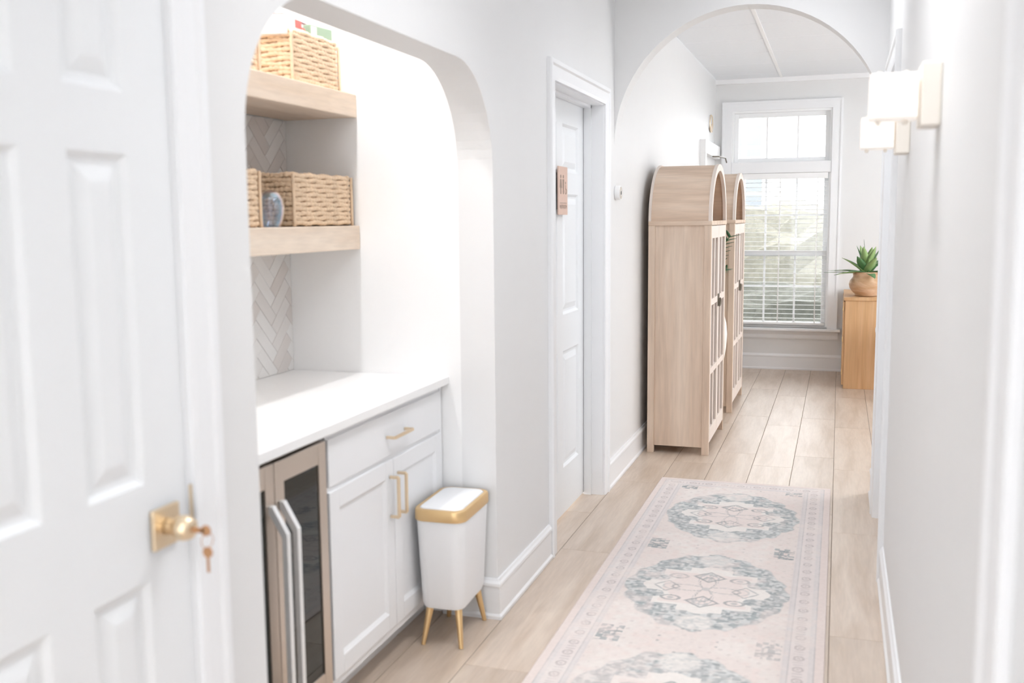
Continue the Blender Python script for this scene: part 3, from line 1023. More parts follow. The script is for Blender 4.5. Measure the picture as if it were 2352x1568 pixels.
# woven baskets: every rope row a part of its own
def basket(label, y0, y1, z0, z1, x0=-1.935, x1=-1.685, rows=11):
    r = thing('woven_basket', ((x0 + x1) / 2, (y0 + y1) / 2, z0), label, 'basket', 'woven seagrass baskets on the niche shelves')
    w_ = 0.012
    b_ = MB()
    b_.box(x0 + w_, x1 - w_, y0 + w_, y1 - w_, z0, z0 + 0.008)
    b_.box(x0 + w_, x0 + w_ + .004, y0 + w_, y1 - w_, z0, z1 - .006).box(x1 - w_ - .004, x1 - w_, y0 + w_, y1 - w_, z0, z1 - .006)
    b_.box(x0 + w_, x1 - w_, y0 + w_, y0 + w_ + .004, z0, z1 - .006).box(x0 + w_, x1 - w_, y1 - w_ - .004, y1 - w_, z0, z1 - .006)
    obj('lining', b_, ROPED, r)
    h = (z1 - z0) / rows
    cx, cy = (x0 + x1) / 2, (y0 + y1) / 2
    meshes = []
    for v in range(3):
        rc = 0.018
        hx, hy = (x1 - x0) / 2 - 0.008, (y1 - y0) / 2 - 0.008
        path = []
        rg = random.Random(v + rows)
        for (sx, sy, a0) in ((1, 1, 0), (-1, 1, 90), (-1, -1, 180), (1, -1, 270)):
            for q in range(4):
                a = math.radians(a0 + 30 * q)
                path.append((sx * (hx - rc) + rc * math.cos(a), sy * (hy - rc) + rc * math.sin(a)))
        # resample the loop evenly
        pts = []
        L = len(path)
        for i in range(L):
            p, q = Vector(path[i]), Vector(path[(i + 1) % L])
            n = max(1, int((q - p).length / 0.004))
            for k in range(n):
                pts.append(p.lerp(q, k / n))
        n = len(pts)
        tw = rg.uniform(0, 6)
        rad = []
        P3 = []
        for i, p in enumerate(pts):
            s = i * 0.004
            rad.append(h * 0.56 * (0.78 + 0.34 * abs(math.sin(s * 150 + tw + 1.6 * math.sin(s * 23 + v))) + rg.uniform(-0.07, 0.07)))
            P3.append((p.x, p.y, h * 0.13 * math.sin(s * 60 + v * 2) + rg.uniform(-0.0006, 0.0006)))
        me = mesh_of('rope_row', MB().tube(P3, rad, 7, loop=True), smooth=True)
        me.materials.append(ROPE)
        meshes.append(me)
    for k in range(rows):
        place('rope_row', meshes[k % 3], r, (cx, cy, z0 + h * (k + 0.5) + 0.0035))
    for sx in (x0 + 0.008, x1 - 0.008):
        for sy in (y0 + 0.008, y1 - 0.008):
            obj('corner_strand', MB().tube([(sx + (0.005 if sx > cx else -0.005), sy + (0.005 if sy > cy else -0.005), z0 + (z1 - z0) * q / 8) for q in range(9)], 0.0055, 7), ROPE, r, smooth=True)
    return r


basket('woven basket full of snack packets on the high shelf', 2.918, 3.245, 1.898, 2.062)
basket('woven basket on the high shelf cut off by the arch edge', 2.40, 2.730, 1.898, 2.062)
basket('wide woven basket on the low shelf against the side wall', 2.898, 3.312, 1.431, 1.602)
basket('woven basket on the low shelf left of the glass ornament', 2.38, 2.705, 1.431, 1.602)

# packets standing in the high basket
RED = mat('packet_red', (206, 92, 84), 0.5, var=0.12, scale=30)
MAR = mat('packet_maroon', (128, 82, 88), 0.5, var=0.1)
GRN = mat('packet_green', (150, 172, 148), 0.5, var=0.04)
WHT = mat('packet_white', (246, 245, 244), 0.45, var=0.01)
GRY = mat('packet_grey', (150, 140, 142), 0.5, var=0.1)


def slab_thing(name, label, cat, size, loc, rot, material, marks=()):
    r = thing(name, (0, 0, 0), label, cat, 'packets in the high basket')
    sx, sy, sz = size
    obj('sleeve', MB().box(-sx / 2, sx / 2, -sy / 2, sy / 2, 0, sz), material, r, bevel=0.003)
    for (ya, yb, za, zb, mt) in marks:
        obj('print_panel', MB().box(sx / 2, sx / 2 + 0.0012, ya, yb, za, zb), mt, r)
    r.location = loc
    r.rotation_euler = rot
    return r


ZB = 1.907
slab_thing('snack_packet', 'green packet with a white splash standing at the right of the high basket', 'packet', (0.03, 0.125, 0.205), (-1.735, 3.185, ZB), (0, 0, math.radians(-8)), GRN,
           ((-0.058, -0.03, 0.168, 0.198, WHT), (-0.03, -0.005, 0.158, 0.172, WHT)))
slab_thing('snack_packet', 'maroon-edged packet with a white front in the middle of the high basket', 'packet', (0.03, 0.085, 0.215), (-1.775, 3.125, ZB), (0, 0, math.radians(4)), MAR,
           ((-0.03, 0.032, 0.12, 0.205, WHT),))
slab_thing('snack_packet', 'small red packet in front of the maroon one in the high basket', 'packet', (0.025, 0.06, 0.185), (-1.722, 3.068, ZB), (0, math.radians(-6), math.radians(10)), RED,
           ((-0.012, 0.016, 0.15, 0.175, WHT),))
slab_thing('snack_packet', 'tall grey and white packet at the left of the high basket', 'packet', (0.028, 0.07, 0.19), (-1.86, 2.985, ZB), (0, 0, math.radians(-4)), GRY, ((-0.025, 0.03, 0.10, 0.17, WHT),))
bk = thing('flat_carton', (0, 0, 0), 'white carton with a red stripe lying across the top of the high basket', 'carton', 'packets in the high basket')
obj('carton', MB().box(-0.05, 0.05, -0.075, 0.075, 0, 0.06), WHT, bk, bevel=0.003)
obj('stripe', MB().box(0.05, 0.0512, 0.02, 0.073, 0.03, 0.056), RED, bk)
obj('lid_print', MB().box(-0.048, 0.048, -0.073, 0.073, 0.06, 0.063), RED, bk)
bk.location = (-1.757, 2.962, 2.045)
bk.rotation_euler = (math.radians(3), 0, math.radians(8))

# upturned iridescent glass on the low shelf
m = bpy.data.materials.new('iridescent_glass')
m.use_nodes = True
nt = m.node_tree
nt.nodes.clear()
go = nt.nodes.new('ShaderNodeOutputMaterial')
gt = nt.nodes.new('ShaderNodeBsdfTransparent'); gt.inputs['Color'].default_value = (0.96, 0.97, 1, 1)
gg = nt.nodes.new('ShaderNodeBsdfGlossy'); gg.inputs['Roughness'].default_value = 0.12
lw_ = nt.nodes.new('ShaderNodeLayerWeight'); lw_.inputs['Blend'].default_value = 0.4
cr_ = nt.nodes.new('ShaderNodeValToRGB')
e_ = cr_.color_ramp.elements
e_[0].position = 0.0; e_[0].color = (0.75, 0.85, 1, 1)
e_[1].position = 1.0; e_[1].color = (0.95, 0.97, 1, 1)
for ps, cc in ((0.25, (0.55, 0.85, 1.0, 1)), (0.45, (1.0, 0.8, 0.85, 1)), (0.65, (1.0, 0.95, 0.7, 1)), (0.82, (0.75, 0.8, 1.0, 1))):
    q_ = e_.new(ps); q_.color = cc
nt.links.new(lw_.outputs['Facing'], cr_.inputs['Fac'])
nt.links.new(cr_.outputs['Color'], gg.inputs['Color'])
gm = nt.nodes.new('ShaderNodeMixShader')
mr_ = nt.nodes.new('ShaderNodeMapRange'); mr_.inputs['To Min'].default_value = 0.07; mr_.inputs['To Max'].default_value = 0.75
nt.links.new(lw_.outputs['Facing'], mr_.inputs['Value'])
nt.links.new(mr_.outputs[0], gm.inputs[0]); nt.links.new(gt.outputs[0], gm.inputs[1]); nt.links.new(gg.outputs[0], gm.inputs[2])
nt.links.new(gm.outputs[0], go.inputs['Surface'])
out_p = [(0.028, 0.0), (0.036, 0.02), (0.042, 0.045), (0.043, 0.065), (0.039, 0.088), (0.030, 0.105), (0.016, 0.115), (0.002, 0.117)]
in_p = [(max(r - 0.003, 0.0015), max(0.0, h - 0.003)) for r, h in out_p]
og = obj('stemless_glass', MB().lathe(out_p + in_p[::-1], (-1.712, 2.80, 1.4305), 32, cap=False), m, smooth=True)
tag(og, 'upturned iridescent glass between the baskets on the low shelf', 'glass')


# ------------------------------------------------------------------ pedal bin
def rrect(hx, hy, r, z, n=6, cx=0, cy=0):
    pts = []
    for (sx, sy, a0) in ((1, 1, 0), (-1, 1, 90), (-1, -1, 180), (1, -1, 270)):
        for q in range(n + 1):
            a = math.radians(a0 + 90 * q / n)
            pts.append((cx + sx * (hx - r) + r * math.cos(a), cy + sy * (hy - r) + r * math.sin(a), z))
    return pts


tb = thing('waste_bin', (0, 0, 0), 'white rectangular waste bin with gold rim and gold legs', 'bin')
obj('body', MB().loft([rrect(.060, .115, .03, .128), rrect(.072, .128, .036, .133), rrect(.077, .134, .038, .15), rrect(.088, .15, .040, .448)]), CANW, tb, auto=True)
obj('rim', MB().loft([rrect(.0905, .1525, .041, .444), rrect(.0925, .1545, .042, .448), rrect(.0925, .1545, .042, .478), rrect(.090, .152, .041, .483), rrect(.078, .140, .034, .484), rrect(.076, .138, .033, .474)]), GOLD, tb, auto=True)
obj('lid', MB().loft([rrect(.0775, .1395, .034, .470), rrect(.0775, .1395, .034, .482), rrect(.074, .136, .033, .4865), rrect(.05, .11, .03, .489)]), CANW, tb, auto=True)
for sx in (-1, 1):
    for sy in (-1, 1):
        obj('leg', MB().tube([(sx * .050, sy * .098, .135), (sx * .069, sy * .128, .0)], [.0135, .0075], 14), GOLD, tb, auto=True)
tb.location = (-1.256, 3.163, 0)
tb.rotation_euler = (0, 0, math.radians(1.5))

# ------------------------------------------------------------------ key in the knob of the nearest door
ky = thing('key', (f1 + 0.064, kb.y, kb.z), 'small keys hanging from the brass knob of the nearest door', 'key')
COP = mat('key_brass', (206, 160, 120), 0.4, metal=0.9)
obj('key_bow', MB().box(f1 + 0.062, f1 + 0.085, kb.y - 0.0012, kb.y + 0.0012, kb.z - 0.006, kb.z + 0.003).lathe([(0.010, -0.0012), (0.010, 0.0012)], (f1 + 0.09, kb.y, kb.z - 0.001), 16, 'y'), COP, ky)
obj('key_ring', MB().tube([(f1 + 0.092 + 0.004 * math.sin(a), kb.y + 0.012 * math.sin(a), kb.z - 0.019 + 0.014 * math.cos(a)) for a in [2 * math.pi * i / 20 for i in range(20)]], 0.0008, 6, loop=True), COP, ky)
obj('spare_key', MB().box(f1 + 0.0895, f1 + 0.0945, kb.y - 0.001, kb.y + 0.001, kb.z - 0.078, kb.z - 0.045).lathe([(0.010, -0.0012), (0.010, 0.0012)], (f1 + 0.092, kb.y, kb.z - 0.041), 16, 'y'), COP, ky)


# ------------------------------------------------------------------ wall sconces
def sconce(y, label):
    r = thing('wall_sconce', (XR, y, 1.635), label, 'sconce', 'square sconces on the right wall')
    obj('backplate', MB().box(XR - 0.042, XR, y, y + 0.12, 1.642, 1.777), SCPLATE, r, bevel=0.004)
    obj('shade', MB().loft([[(XR - 0.146, y, z), (XR - 0.046, y, z), (XR - 0.046, y + 0.10, z), (XR - 0.146, y + 0.10, z)] for z in (1.660, 1.756)]), SHADE, r, bevel=0.004)
    obj('arm', MB().box(XR - 0.06, XR - 0.04, y + 0.045, y + 0.075, 1.685, 1.715), SCPLATE, r)
    for dx in (0.126, 0.07):
        obj('finial', MB().lathe([(0.004, 1.649), (0.006, 1.653), (0.006, 1.6605)], (XR - dx, y + 0.055, 0), 10), SCPLATE, r)
        obj('finial', MB().lathe([(0.006, 1.7555), (0.006, 1.762), (0.004, 1.766)], (XR - dx, y + 0.055, 0), 10), SCPLATE, r)


sconce(2.37, 'nearer and larger-looking white square sconce on the right wall')
sconce(3.40, 'farther white square sconce on the right wall, lower in the picture')

# ------------------------------------------------------------------ restroom sign, round wall button
sg = thing('restroom_sign', (f2x, 4.568, 1.466), 'pale wooden restroom sign with two figures and a wheelchair on the door', 'sign')
sx0 = f2x + 0.010
obj('board', MB().box(sx0, sx0 + 0.006, 4.490, 4.648, 1.466, 1.688), SIGNW, sg)
obj('standoff', MB().box(f2x, sx0, 4.51, 4.63, 1.49, 1.66), BLACK, sg)
fx = sx0 + 0.006


def flat(pts):
    return MB().prism([(a, b) for a, b in pts], 'x', fx, fx + 0.0008)


def disc(cy, cz, r, n=14):
    return [(cy + r * math.cos(2 * math.pi * i / n), cz + r * math.sin(2 * math.pi * i / n)) for i in range(n)]


for cy, w0, w1 in ((4.528, 0.010, 0.019), (4.572, 0.013, 0.010)):
    fg = flat(disc(cy, 1.642, 0.0085))
    fg.prism([(cy - w0, 1.63), (cy + w0, 1.63), (cy + w1, 1.59), (cy - w1, 1.59)], 'x', fx, fx + 0.0008)
    fg.prism([(cy - 0.008, 1.59), (cy + 0.008, 1.59), (cy + 0.007, 1.562), (cy - 0.007, 1.562)], 'x', fx, fx + 0.0008)
    obj('figure', fg, SIGND, sg)
wch = flat(disc(4.612, 1.614, 0.006))
for i in range(12):
    a0, a1 = math.radians(-200 + 20 * i), math.radians(-200 + 20 * (i + 1))
    wch.prism([(4.616 + 0.015 * math.cos(a0), 1.576 + 0.015 * math.sin(a0)), (4.616 + 0.015 * math.cos(a1), 1.576 + 0.015 * math.sin(a1)),
               (4.616 + 0.011 * math.cos(a1), 1.576 + 0.011 * math.sin(a1)), (4.616 + 0.011 * math.cos(a0), 1.576 + 0.011 * math.sin(a0))], 'x', fx, fx + 0.0008)
wch.prism([(4.609, 1.605), (4.615, 1.605), (4.616, 1.588), (4.628, 1.586), (4.634, 1.567), (4.630, 1.566), (4.624, 1.581), (4.610, 1.584)], 'x', fx, fx + 0.0008)
obj('wheelchair_figure', wch, SIGND, sg)
obj('rule', flat([(4.512, 1.519), (4.630, 1.519), (4.630, 1.5215), (4.512, 1.5215)]), SIGND, sg)
cu = bpy.data.curves.new('sign_text', 'FONT')
cu.body = 'RESTROOM'
cu.size = 0.024
cu.align_x = 'CENTER'
tmp = bpy.data.objects.new('sign_text_curve', cu)
COL.objects.link(tmp)
bpy.context.view_layer.update()
tme = bpy.data.meshes.new_from_object(tmp.evaluated_get(bpy.context.evaluated_depsgraph_get()))
bpy.data.objects.remove(tmp, do_unlink=True)
tme.materials.clear(); tme.materials.append(SIGND)
to = place('lettering', tme, sg, (fx + 0.0008, 4.571, 1.495), (math.pi / 2, 0, math.pi / 2))

wb = thing('wall_button', (XL, 5.335, 1.545), 'round white button with a taupe face on the wall by the arch', 'button')
obj('housing', MB().lathe([(0.036, 0.0), (0.038, 0.002), (0.038, 0.026), (0.036, 0.029), (0.033, 0.029)], (XL, 5.335, 1.582), 28, 'x'), WHITEP, wb, auto=True)
obj('face', MB().lathe([(0.033, 0.0285), (0.033, 0.030), (0.028, 0.0305)], (XL, 5.335, 1.582), 28, 'x'), TAUPE, wb, auto=True)
obj('symbol', MB().lathe([(0.016, 0.0305), (0.016, 0.0312), (0.011, 0.0312), (0.011, 0.0305)], (XL, 5.335, 1.582), 18, 'x'), WHITEP, wb)


# ------------------------------------------------------------------ arched cabinets
def arched_cabinet(label):
    W, D = 0.815, 0.378
    hw, hd = W / 2, D / 2
    zs, rz = 1.412, 0.352
    r = thing('arched_cabinet', (0, 0, 0), label, 'cabinet', 'arched display cabinets against the left wall')
    pw = 0.042
    for sx in (-1, 1):
        for sy in (-1, 1):
            x0, x1 = sorted((sx * hd, sx * (hd - pw)))
            y0, y1 = sorted((sy * hw, sy * (hw - 0.03)))
            obj('post', MB().box(x0, x1, y0, y1, 0, zs - 0.012), OAKV, r, bevel=0.002)
    for sy in (-1, 1):
        y0, y1 = sorted((sy * (hw - 0.010), sy * (hw - 0.022)))
        obj('side_panel', MB().box(-hd + pw, hd - pw, y0, y1, 0.045, zs - 0.012), OAKV, r)
    obj('back_panel', MB().box(-hd + 0.004, -hd + 0.012, -hw + 0.03, hw - 0.03, 0.06, zs - 0.012), OAKV, r)
    obj('bottom_shelf', MB().box(-hd + 0.012, hd - 0.022, -hw + 0.022, hw - 0.022, 0.06, 0.08), OAKH, r)
    for z in (0.52, 0.94):
        obj('shelf', MB().box(-hd + 0.012, hd - 0.03, -hw + 0.022, hw - 0.022, z - 0.009, z + 0.009), OAKH, r)
    obj('top_shelf', MB().box(-hd, hd + 0.004, -hw - 0.002, hw + 0.002, zs - 0.012, zs + 0.014), OAKH, r, bevel=0.002)
    zb = zs + 0.014
    N = 36

    def shell(x0, x1, o, i, name, m_):
        """half-elliptic band between outer offset o and inner offset i"""
        A = arc(0, zb, hw + o, rz + o, 0, 180, N)
        B = arc(0, zb, hw + i, rz + i, 0, 180, N)
        mb = MB()
        v = [(x, p[0], p[1]) for x in (x0, x1) for p in A] + [(x, p[0], p[1]) for x in (x0, x1) for p in B]
        n = N + 1
        f = []
        for k in range(N):
            f += [(k, k + 1, n + k + 1, n + k), (2 * n + k, 3 * n + k, 3 * n + k + 1, 2 * n + k + 1), (k, 2 * n + k, 2 * n + k + 1, k + 1), (n + k, n + k + 1, 3 * n + k + 1, 3 * n + k)]
        f += [(0, n, 3 * n, 2 * n), (N, 2 * n + N, 3 * n + N, n + N)]
        mb.add(v, f)
        o_ = obj(name, mb, m_, r)
        smooth_by_angle(o_.data, 35)
        return o_
    shell(-hd + 0.015, hd - 0.018, -0.006, -0.018, 'barrel_top', OAKH)
    shell(hd - 0.018, hd + 0.002, 0.0, -0.042, 'front_arch', OAKF)
    shell(-hd, -hd + 0.016, 0.0, -0.030, 'back_arch', OAKF)
    bp = arc(0, zb, hw - 0.02, rz - 0.02, 0, 180, N)
    obj('arch_back_panel', MB().prism(bp, 'x', -hd + 0.004, -hd + 0.012), OAKH, r)
    # doors: stiles, rails, one upright bar and two cross bars, glazed
    for s in (-1, 1):
        y0, y1 = sorted((s * 0.0025, s * (hw - 0.031)))
        z0, z1 = 0.072, zs - 0.016
        x0, x1 = hd - 0.020, hd
        st = 0.036
        d = MB()
        d.box(x0, x1, y0, y0 + st, z0, z1).box(x0, x1, y1 - st, y1, z0, z1)
        d.box(x0, x1, y0 + st, y1 - st, z0, z0 + 0.085).box(x0, x1, y0 + st, y1 - st, z1 - 0.075, z1)
        dd = obj('door', d, OAKF, r, bevel=0.0015)
        for z in (0.51, 0.935):
            obj('cross_bar', MB().box(x0 + 0.001, x1 - 0.001, y0 + st, y1 - st, z - 0.019, z + 0.019), OAKF, dd)
        yc = (y0 + y1) / 2
        obj('upright_bar', MB().box(x0 + 0.001, x1 - 0.002, yc - 0.019, yc + 0.019, z0 + 0.085, z1 - 0.075), OAKF, dd)
        obj('pane', MB().box(x0 + 0.005, x0 + 0.008, y0 + st, y1 - st, z0 + 0.085, z1 - 0.075), CPANE, dd)
        ya, yb = sorted((s * 0.006, s * 0.030))
        lt = obj('latch_plate', MB().box(hd, hd + 0.006, ya, yb, 0.885, 0.965), IRON, dd, bevel=0.002)
        obj('latch_ring', MB().tube([(hd + 0.012 + 0.003 * math.cos(a), (ya + yb) / 2 + 0.010 * math.cos(a), 0.91 + 0.026 * math.sin(a)) for a in [2 * math.pi * i / 18 for i in range(18)]], 0.0028, 7, loop=True), IRON, lt)
    return r


ac = arched_cabinet('nearer arched pale oak cabinet with glazed doors against the left wall')
ac2 = copy_tree(ac)
ac.location = (-0.916, 6.478, 0)
ac2.location = (-0.916, 7.885, 0)
ac2['label'] = 'farther arched pale oak cabinet, half hidden behind its nearer twin'


# ------------------------------------------------------------------ plants
def blade(base, d0, length, width, droop, fold=0.25, n=9, lift=0.0, tipw=0.0):
    """one thick tapering leaf that starts along d0 and bends down"""
    p = Vector(base)
    d = Vector(d0).normalized()
    side = d.cross(Vector((0, 0, 1)))
    if side.length < 1e-3:
        side = Vector((1, 0, 0))
    side.normalize()
    rings = []
    st = length / n
    for i in range(n + 1):
        t = i / n
        w = width * (math.sin(math.pi * min(1, (0.16 + 0.84 * t) ** 0.75)) ** 0.8) * (1 if t < 1 else 0) + 0.0008
        up = side.cross(d).normalized()
        th = 0.0035 * (1 - 0.7 * t) + 0.0006
        rings.append([p + side * w + up * (w * fold), p + up * th, p - side * w + up * (w * fold), p - up * (th * 0.6)])
        d = (d + Vector((0, 0, -1)) * droop * st + Vector((0, 0, 1)) * lift * st).normalized()
        p = p + d * st
    return MB().loft(rings)


pot = thing('potted_agave', (0.245, 8.98, 0.774), 'spiky green agave in a round turned-wood pot on the honey chest', 'plant')
pc_ = Vector((0.225, 8.98, 0.775))
prof = [(0.085, 0.0), (0.092, 0.004), (0.088, 0.014), (0.112, 0.035), (0.134, 0.068), (0.140, 0.098), (0.132, 0.128), (0.114, 0.152), (0.106, 0.166), (0.110, 0.186), (0.115, 0.198), (0.112, 0.203), (0.104, 0.200), (0.099, 0.18)]
obj('pot', MB().lathe(prof, pc_, 40), POTW, pot, smooth=True)
obj('soil', MB().lathe([(0.101, 0.176), (0.101, 0.182)], pc_, 24), SOIL, pot)
rp = random.Random(11)
top = pc_ + Vector((0, 0, 0.185))
specs = []
for k in range(9):
    specs.append((k * 40 + rp.uniform(-8, 8), 12 + rp.uniform(-6, 8), 0.25, 0.036, 1.6, LEAF))
for k in range(8):
    specs.append((k * 45 + 20 + rp.uniform(-8, 8), 42 + rp.uniform(-6, 8), 0.235, 0.042, 1.2, LEAF if k % 2 else LEAFP))
for k in range(6):
    specs.append((k * 60 + 10, 66 + rp.uniform(-5, 6), 0.25, 0.045, 0.35, LEAFP if k % 3 else LEAF))
specs += [(190, 8, 0.33, 0.020, 0.6, LEAF), (172, 16, 0.30, 0.022, 1.3, LEAF), (210, 14, 0.26, 0.032, 1.8, LEAFP), (150, 84, 0.29, 0.007, 0.2, LEAFD)]
for az, el, L, w, dr_, mt in specs:
    a, e = math.radians(az), math.radians(el)
    d = (math.cos(a) * math.cos(e), math.sin(a) * math.cos(e), math.sin(e))
    obj('leaf', blade(top + Vector((d[0], d[1], 0)) * 0.02, d, L, w, dr_), mt, pot, smooth=True)

# tall plant in a white woven basket between the two cabinets
zp = thing('potted_plant', (-0.93, 7.18, 0), 'leafy green plant in a white woven planter between the two arched cabinets', 'plant')
obj('planter', MB().lathe([(0.10, 0.30), (0.135, 0.33), (0.163, 0.42), (0.18, 0.53), (0.186, 0.62), (0.178, 0.70), (0.163, 0.76), (0.152, 0.765), (0.149, 0.74)], (-0.925, 7.18, 0), 40), WOVEN, zp, smooth=True)
obj('soil', MB().lathe([(0.150, 0.735), (0.150, 0.745)], (-0.925, 7.18, 0), 24), SOIL, zp)
for k in range(3):
    a = 2 * math.pi * k / 3 + 0.4
    obj('stand_leg', MB().tube([(-0.925 + 0.13 * math.cos(a), 7.18 + 0.13 * math.sin(a), 0.36), (-0.925 + 0.16 * math.cos(a), 7.18 + 0.16 * math.sin(a), 0.0)], [0.014, 0.010], 10), OAKV, zp)
obj('stand_ring', MB().tube([(-0.925 + 0.125 * math.cos(a), 7.18 + 0.125 * math.sin(a), 0.30) for a in [2 * math.pi * i / 24 for i in range(24)]], 0.012, 8, loop=True), OAKV, zp)
rz_ = random.Random(4)
ends = [(-0.72, 7.03, 1.31), (-0.80, 7.28, 1.12), (-0.98, 7.10, 1.42), (-1.02, 7.3, 1.25), (-0.76, 7.16, 1.08), (-0.90, 7.02, 1.2)]
for E_ in ends:
    b0 = Vector((-0.925, 7.18, 0.74)); e0 = Vector(E_)
    mid = b0.lerp(e0, 0.5) + Vector((-0.03, 0, 0.12))
    pts = [(b0 * (1 - t) ** 2 + mid * 2 * t * (1 - t) + e0 * t * t) for t in [i / 14 for i in range(15)]]
    st_ = obj('stem', MB().tube(pts, [0.007 - 0.0035 * i / 14 for i in range(15)], 6), LEAF, zp, smooth=True)
    for i in range(6, 15):
        for s in (-1, 1):
            tdir = (pts[min(i + 1, 14)] - pts[i - 1]).normalized()
            sd = tdir.cross(Vector((0.2, 0.3, 1))).normalized() * s
            dv = (sd * 0.85 + tdir * 0.6 + Vector((0, 0, 0.1))).normalized()
            obj('leaf', blade(pts[i], dv, 0.075 + rz_.uniform(-.01, .01), 0.013, 1.5, n=6), LEAFD, st_, smooth=True)

# ------------------------------------------------------------------ chest, stool, wall rail, hoop
ch = thing('wooden_chest', (0.28, 9.28, 0), 'honey-coloured wooden chest under the agave beside the window', 'chest')
obj('carcass', MB().box(0.062, 0.52, 8.80, 9.76, 0.0, 0.745), CHESTW, ch, bevel=0.002)
obj('top', MB().box(0.050, 0.53, 8.79, 9.765, 0.745, 0.772), CHESTW, ch, bevel=0.002)
obj('door', MB().box(0.046, 0.0625, 8.815, 9.275, 0.03, 0.735), CHESTW, ch, bevel=0.002)
obj('door', MB().box(0.046, 0.0625, 9.28, 9.745, 0.03, 0.735), CHESTW, ch, bevel=0.002)
for z in (0.12, 0.40, 0.66):
    obj('hinge', MB().box(0.043, 0.05, 8.80, 8.815, z, z + 0.04), BRASS, ch)

stl = thing('padded_stool', (0.50, 8.45, 0), 'pale wood stool with a white padded seat, mostly hidden by the door frame', 'stool')
obj('seat', MB().loft([rrect(.20, .17, .05, .50, cx=.50, cy=8.45), rrect(.205, .175, .05, .515, cx=.50, cy=8.45), rrect(.205, .175, .05, .545, cx=.50, cy=8.45), rrect(.185, .155, .05, .572, cx=.50, cy=8.45)]), WOVEN, stl, auto=True)
obj('apron', MB().box(.325, .675, 8.305, 8.595, .44, .50), OAKV, stl)
for sx in (.315, .665):
    for sy in (8.295, 8.585):
        obj('leg', MB().box(sx, sx + .03, sy, sy + .03, 0, .50), OAKV, stl, bevel=0.002)

wr_ = thing('wall_rail', (XL, 9.2, 1.90), 'white box-shaped rail with a thin metal rod on the left wall by the window', 'rail')
obj('rail_board', MB().box(XL, XL + 0.05, 8.72, 9.77, 1.99, 2.105), WHITEP, wr_, bevel=0.003)
obj('rail_leg', MB().box(XL, XL + 0.05, 8.72, 8.78, 1.72, 1.99), WHITEP, wr_, bevel=0.003)
obj('rod', MB().tube([(XL + 0.05, 9.2, 1.985), (XL + 0.10, 9.25, 1.985), (XL + 0.13, 9.5, 1.985), (XL + 0.13, 9.6, 1.95)], 0.006, 8), IRON, wr_)

hp = thing('hanging_hoop', (XL, 9.34, 2.22), 'thin wire hoop ornament with a small wooden triangle on the left wall', 'ornament')
obj('hoop', MB().tube([(XL + 0.012, 9.38 + 0.10 * math.cos(a), 2.29 + 0.075 * math.sin(a)) for a in [2 * math.pi * i / 28 for i in range(28)]], 0.005, 7, loop=True), BRASSS, hp)
obj('triangle', MB().prism([(9.30, 2.235), (9.42, 2.215), (9.37, 2.285)], 'x', XL + 0.006, XL + 0.02), SHELFW, hp)

# ------------------------------------------------------------------ blind on the lower sashes
bl = thing('window_blind', ((WX0 + WX1) / 2, YF + 0.008, WZ0), 'white slatted blind lowered over the lower part of the window', 'blind')
bx0, bx1 = WX0 + 0.026, WX1 - 0.026
yb = YF + 0.012
obj('head_rail', MB().box(bx0, bx1, yb - 0.022, yb + 0.02, 1.795, 1.848), SLATM, bl)
sl = MB()
hw_ = (bx1 - bx0) / 2
prof_ = [(-0.021, -0.0012), (-0.01, 0.0006), (0, 0.0012), (0.01, 0.0006), (0.021, -0.0012), (0.021, -0.0032), (0, -0.0008), (-0.021, -0.0032)]
ct_, st_ = math.cos(math.radians(-4)), math.sin(math.radians(-4))
sl.loft([[(sx, a * ct_ - b * st_, a * st_ + b * ct_) for a, b in prof_] for sx in (-hw_, hw_)])
slm = mesh_of('slat', sl)
slm.materials.append(SLATM)
zz = 1.765
while zz > 0.475:
    place('slat', slm, bl, ((bx0 + bx1) / 2, yb, zz))
    zz -= 0.0425
obj('bottom_rail', MB().box(bx0, bx1, yb - 0.021, yb + 0.021, 0.432, 0.45), SLATM, bl)
for x in (bx0 + 0.09, (bx0 + bx1) / 2, bx1 - 0.09):
    obj('ladder_tape', MB().box(x - 0.004, x + 0.004, yb - 0.0215, yb - 0.0205, 0.44, 1.80).box(x - 0.004, x + 0.004, yb + 0.0205, yb + 0.0215, 0.44, 1.80), SLATM, bl)

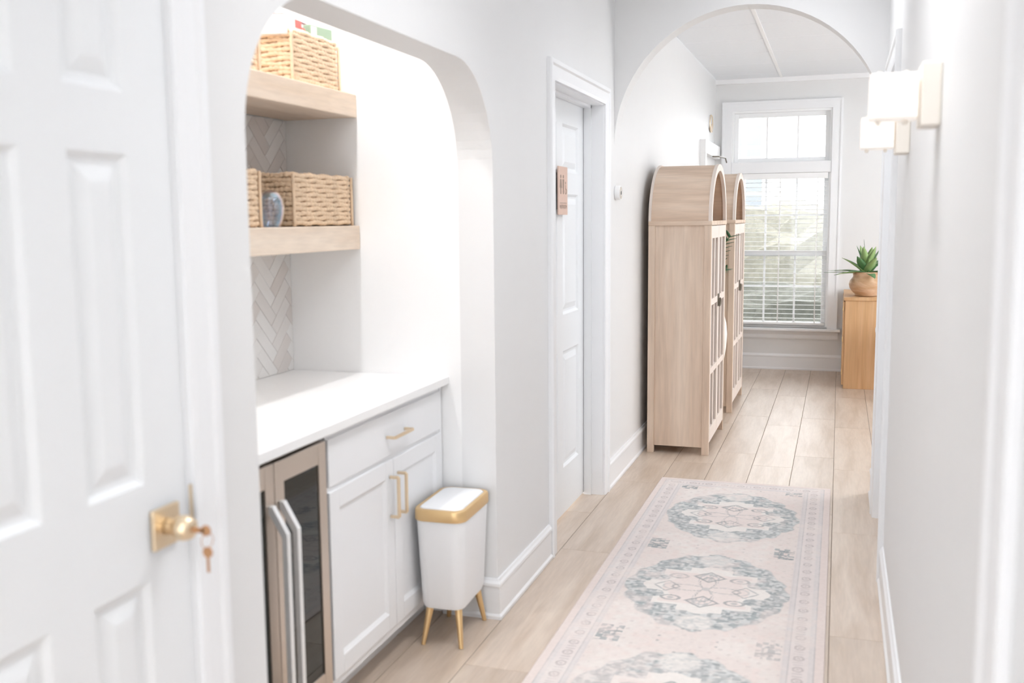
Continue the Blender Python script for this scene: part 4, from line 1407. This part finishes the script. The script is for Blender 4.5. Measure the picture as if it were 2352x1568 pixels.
# ------------------------------------------------------------------ outdoors
lw = tag(obj('lawn', MB().box(-14, 12, YF + 0.13, 40, -0.5, -0.3), LAWN), 'pale sunlit lawn outside the window', kind='stuff')
gf = tag(obj('forecourt', MB().box(-8, 8, -16, YB - 0.01, -0.3, -0.05), SIDING), 'pale paved forecourt behind the photographer', kind='structure')


def bush(name, label, x0, x1, y0, y1, h, m_, seed, grp):
    rg = random.Random(seed)
    nx_, ny_, nz_ = 26, 6, 10
    mb = MB()
    me_v = []
    # a lumpy mound: grid over top and front
    rings = []
    for i in range(nx_ + 1):
        t = i / nx_
        ring = []
        for k in range(17):
            a = math.pi * k / 16
            rr = 1 + rg.uniform(-0.12, 0.12)
            e = math.sin(math.pi * min(max(t, 0.03), 0.97)) ** 0.18
            ring.append((x0 + (x1 - x0) * t + rg.uniform(-0.05, 0.05), (y0 + y1) / 2 - math.cos(a) * (y1 - y0) / 2 * rr * e, -0.3 + (h + 0.3) * (math.sin(a) ** 0.45) * rr * e))
        rings.append(ring)
    mb.loft(rings, cap=True, closed=True)
    o = obj(name, mb, m_)
    tag(o, label, 'hedge', grp)


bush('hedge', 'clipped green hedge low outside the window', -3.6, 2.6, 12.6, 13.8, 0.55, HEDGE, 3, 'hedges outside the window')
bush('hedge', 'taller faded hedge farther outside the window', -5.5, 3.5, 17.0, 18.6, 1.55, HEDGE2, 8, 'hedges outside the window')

hs = thing('neighbour_house', (-5.0, 24, -0.3), 'pale neighbouring house seen through the window', 'house')
obj('wall', MB().box(-9.0, -1.5, 24.0, 30, -0.3, 9.0), SIDING, hs)
obj('corner_board', MB().box(-1.66, -1.46, 23.93, 24.1, -0.3, 9.0), GRID, hs)
for (xa, xb_, rows_) in ((-2.10, -1.77, ((3.06, 3.52), (2.82, 2.99))), (-2.42, -2.20, ((3.06, 3.52), (2.82, 2.99))), (-2.10, -1.73, ((2.02, 2.44), (1.58, 1.95)))):
    fw = obj('window', MB().box(xa - 0.05, xb_ + 0.05, 23.95, 24.0, rows_[1][0] - 0.05, rows_[0][1] + 0.05), GRID, hs)
    for za, zb_ in rows_:
        obj('pane', MB().box(xa, xb_, 23.93, 23.955, za, zb_), HWIN, fw)
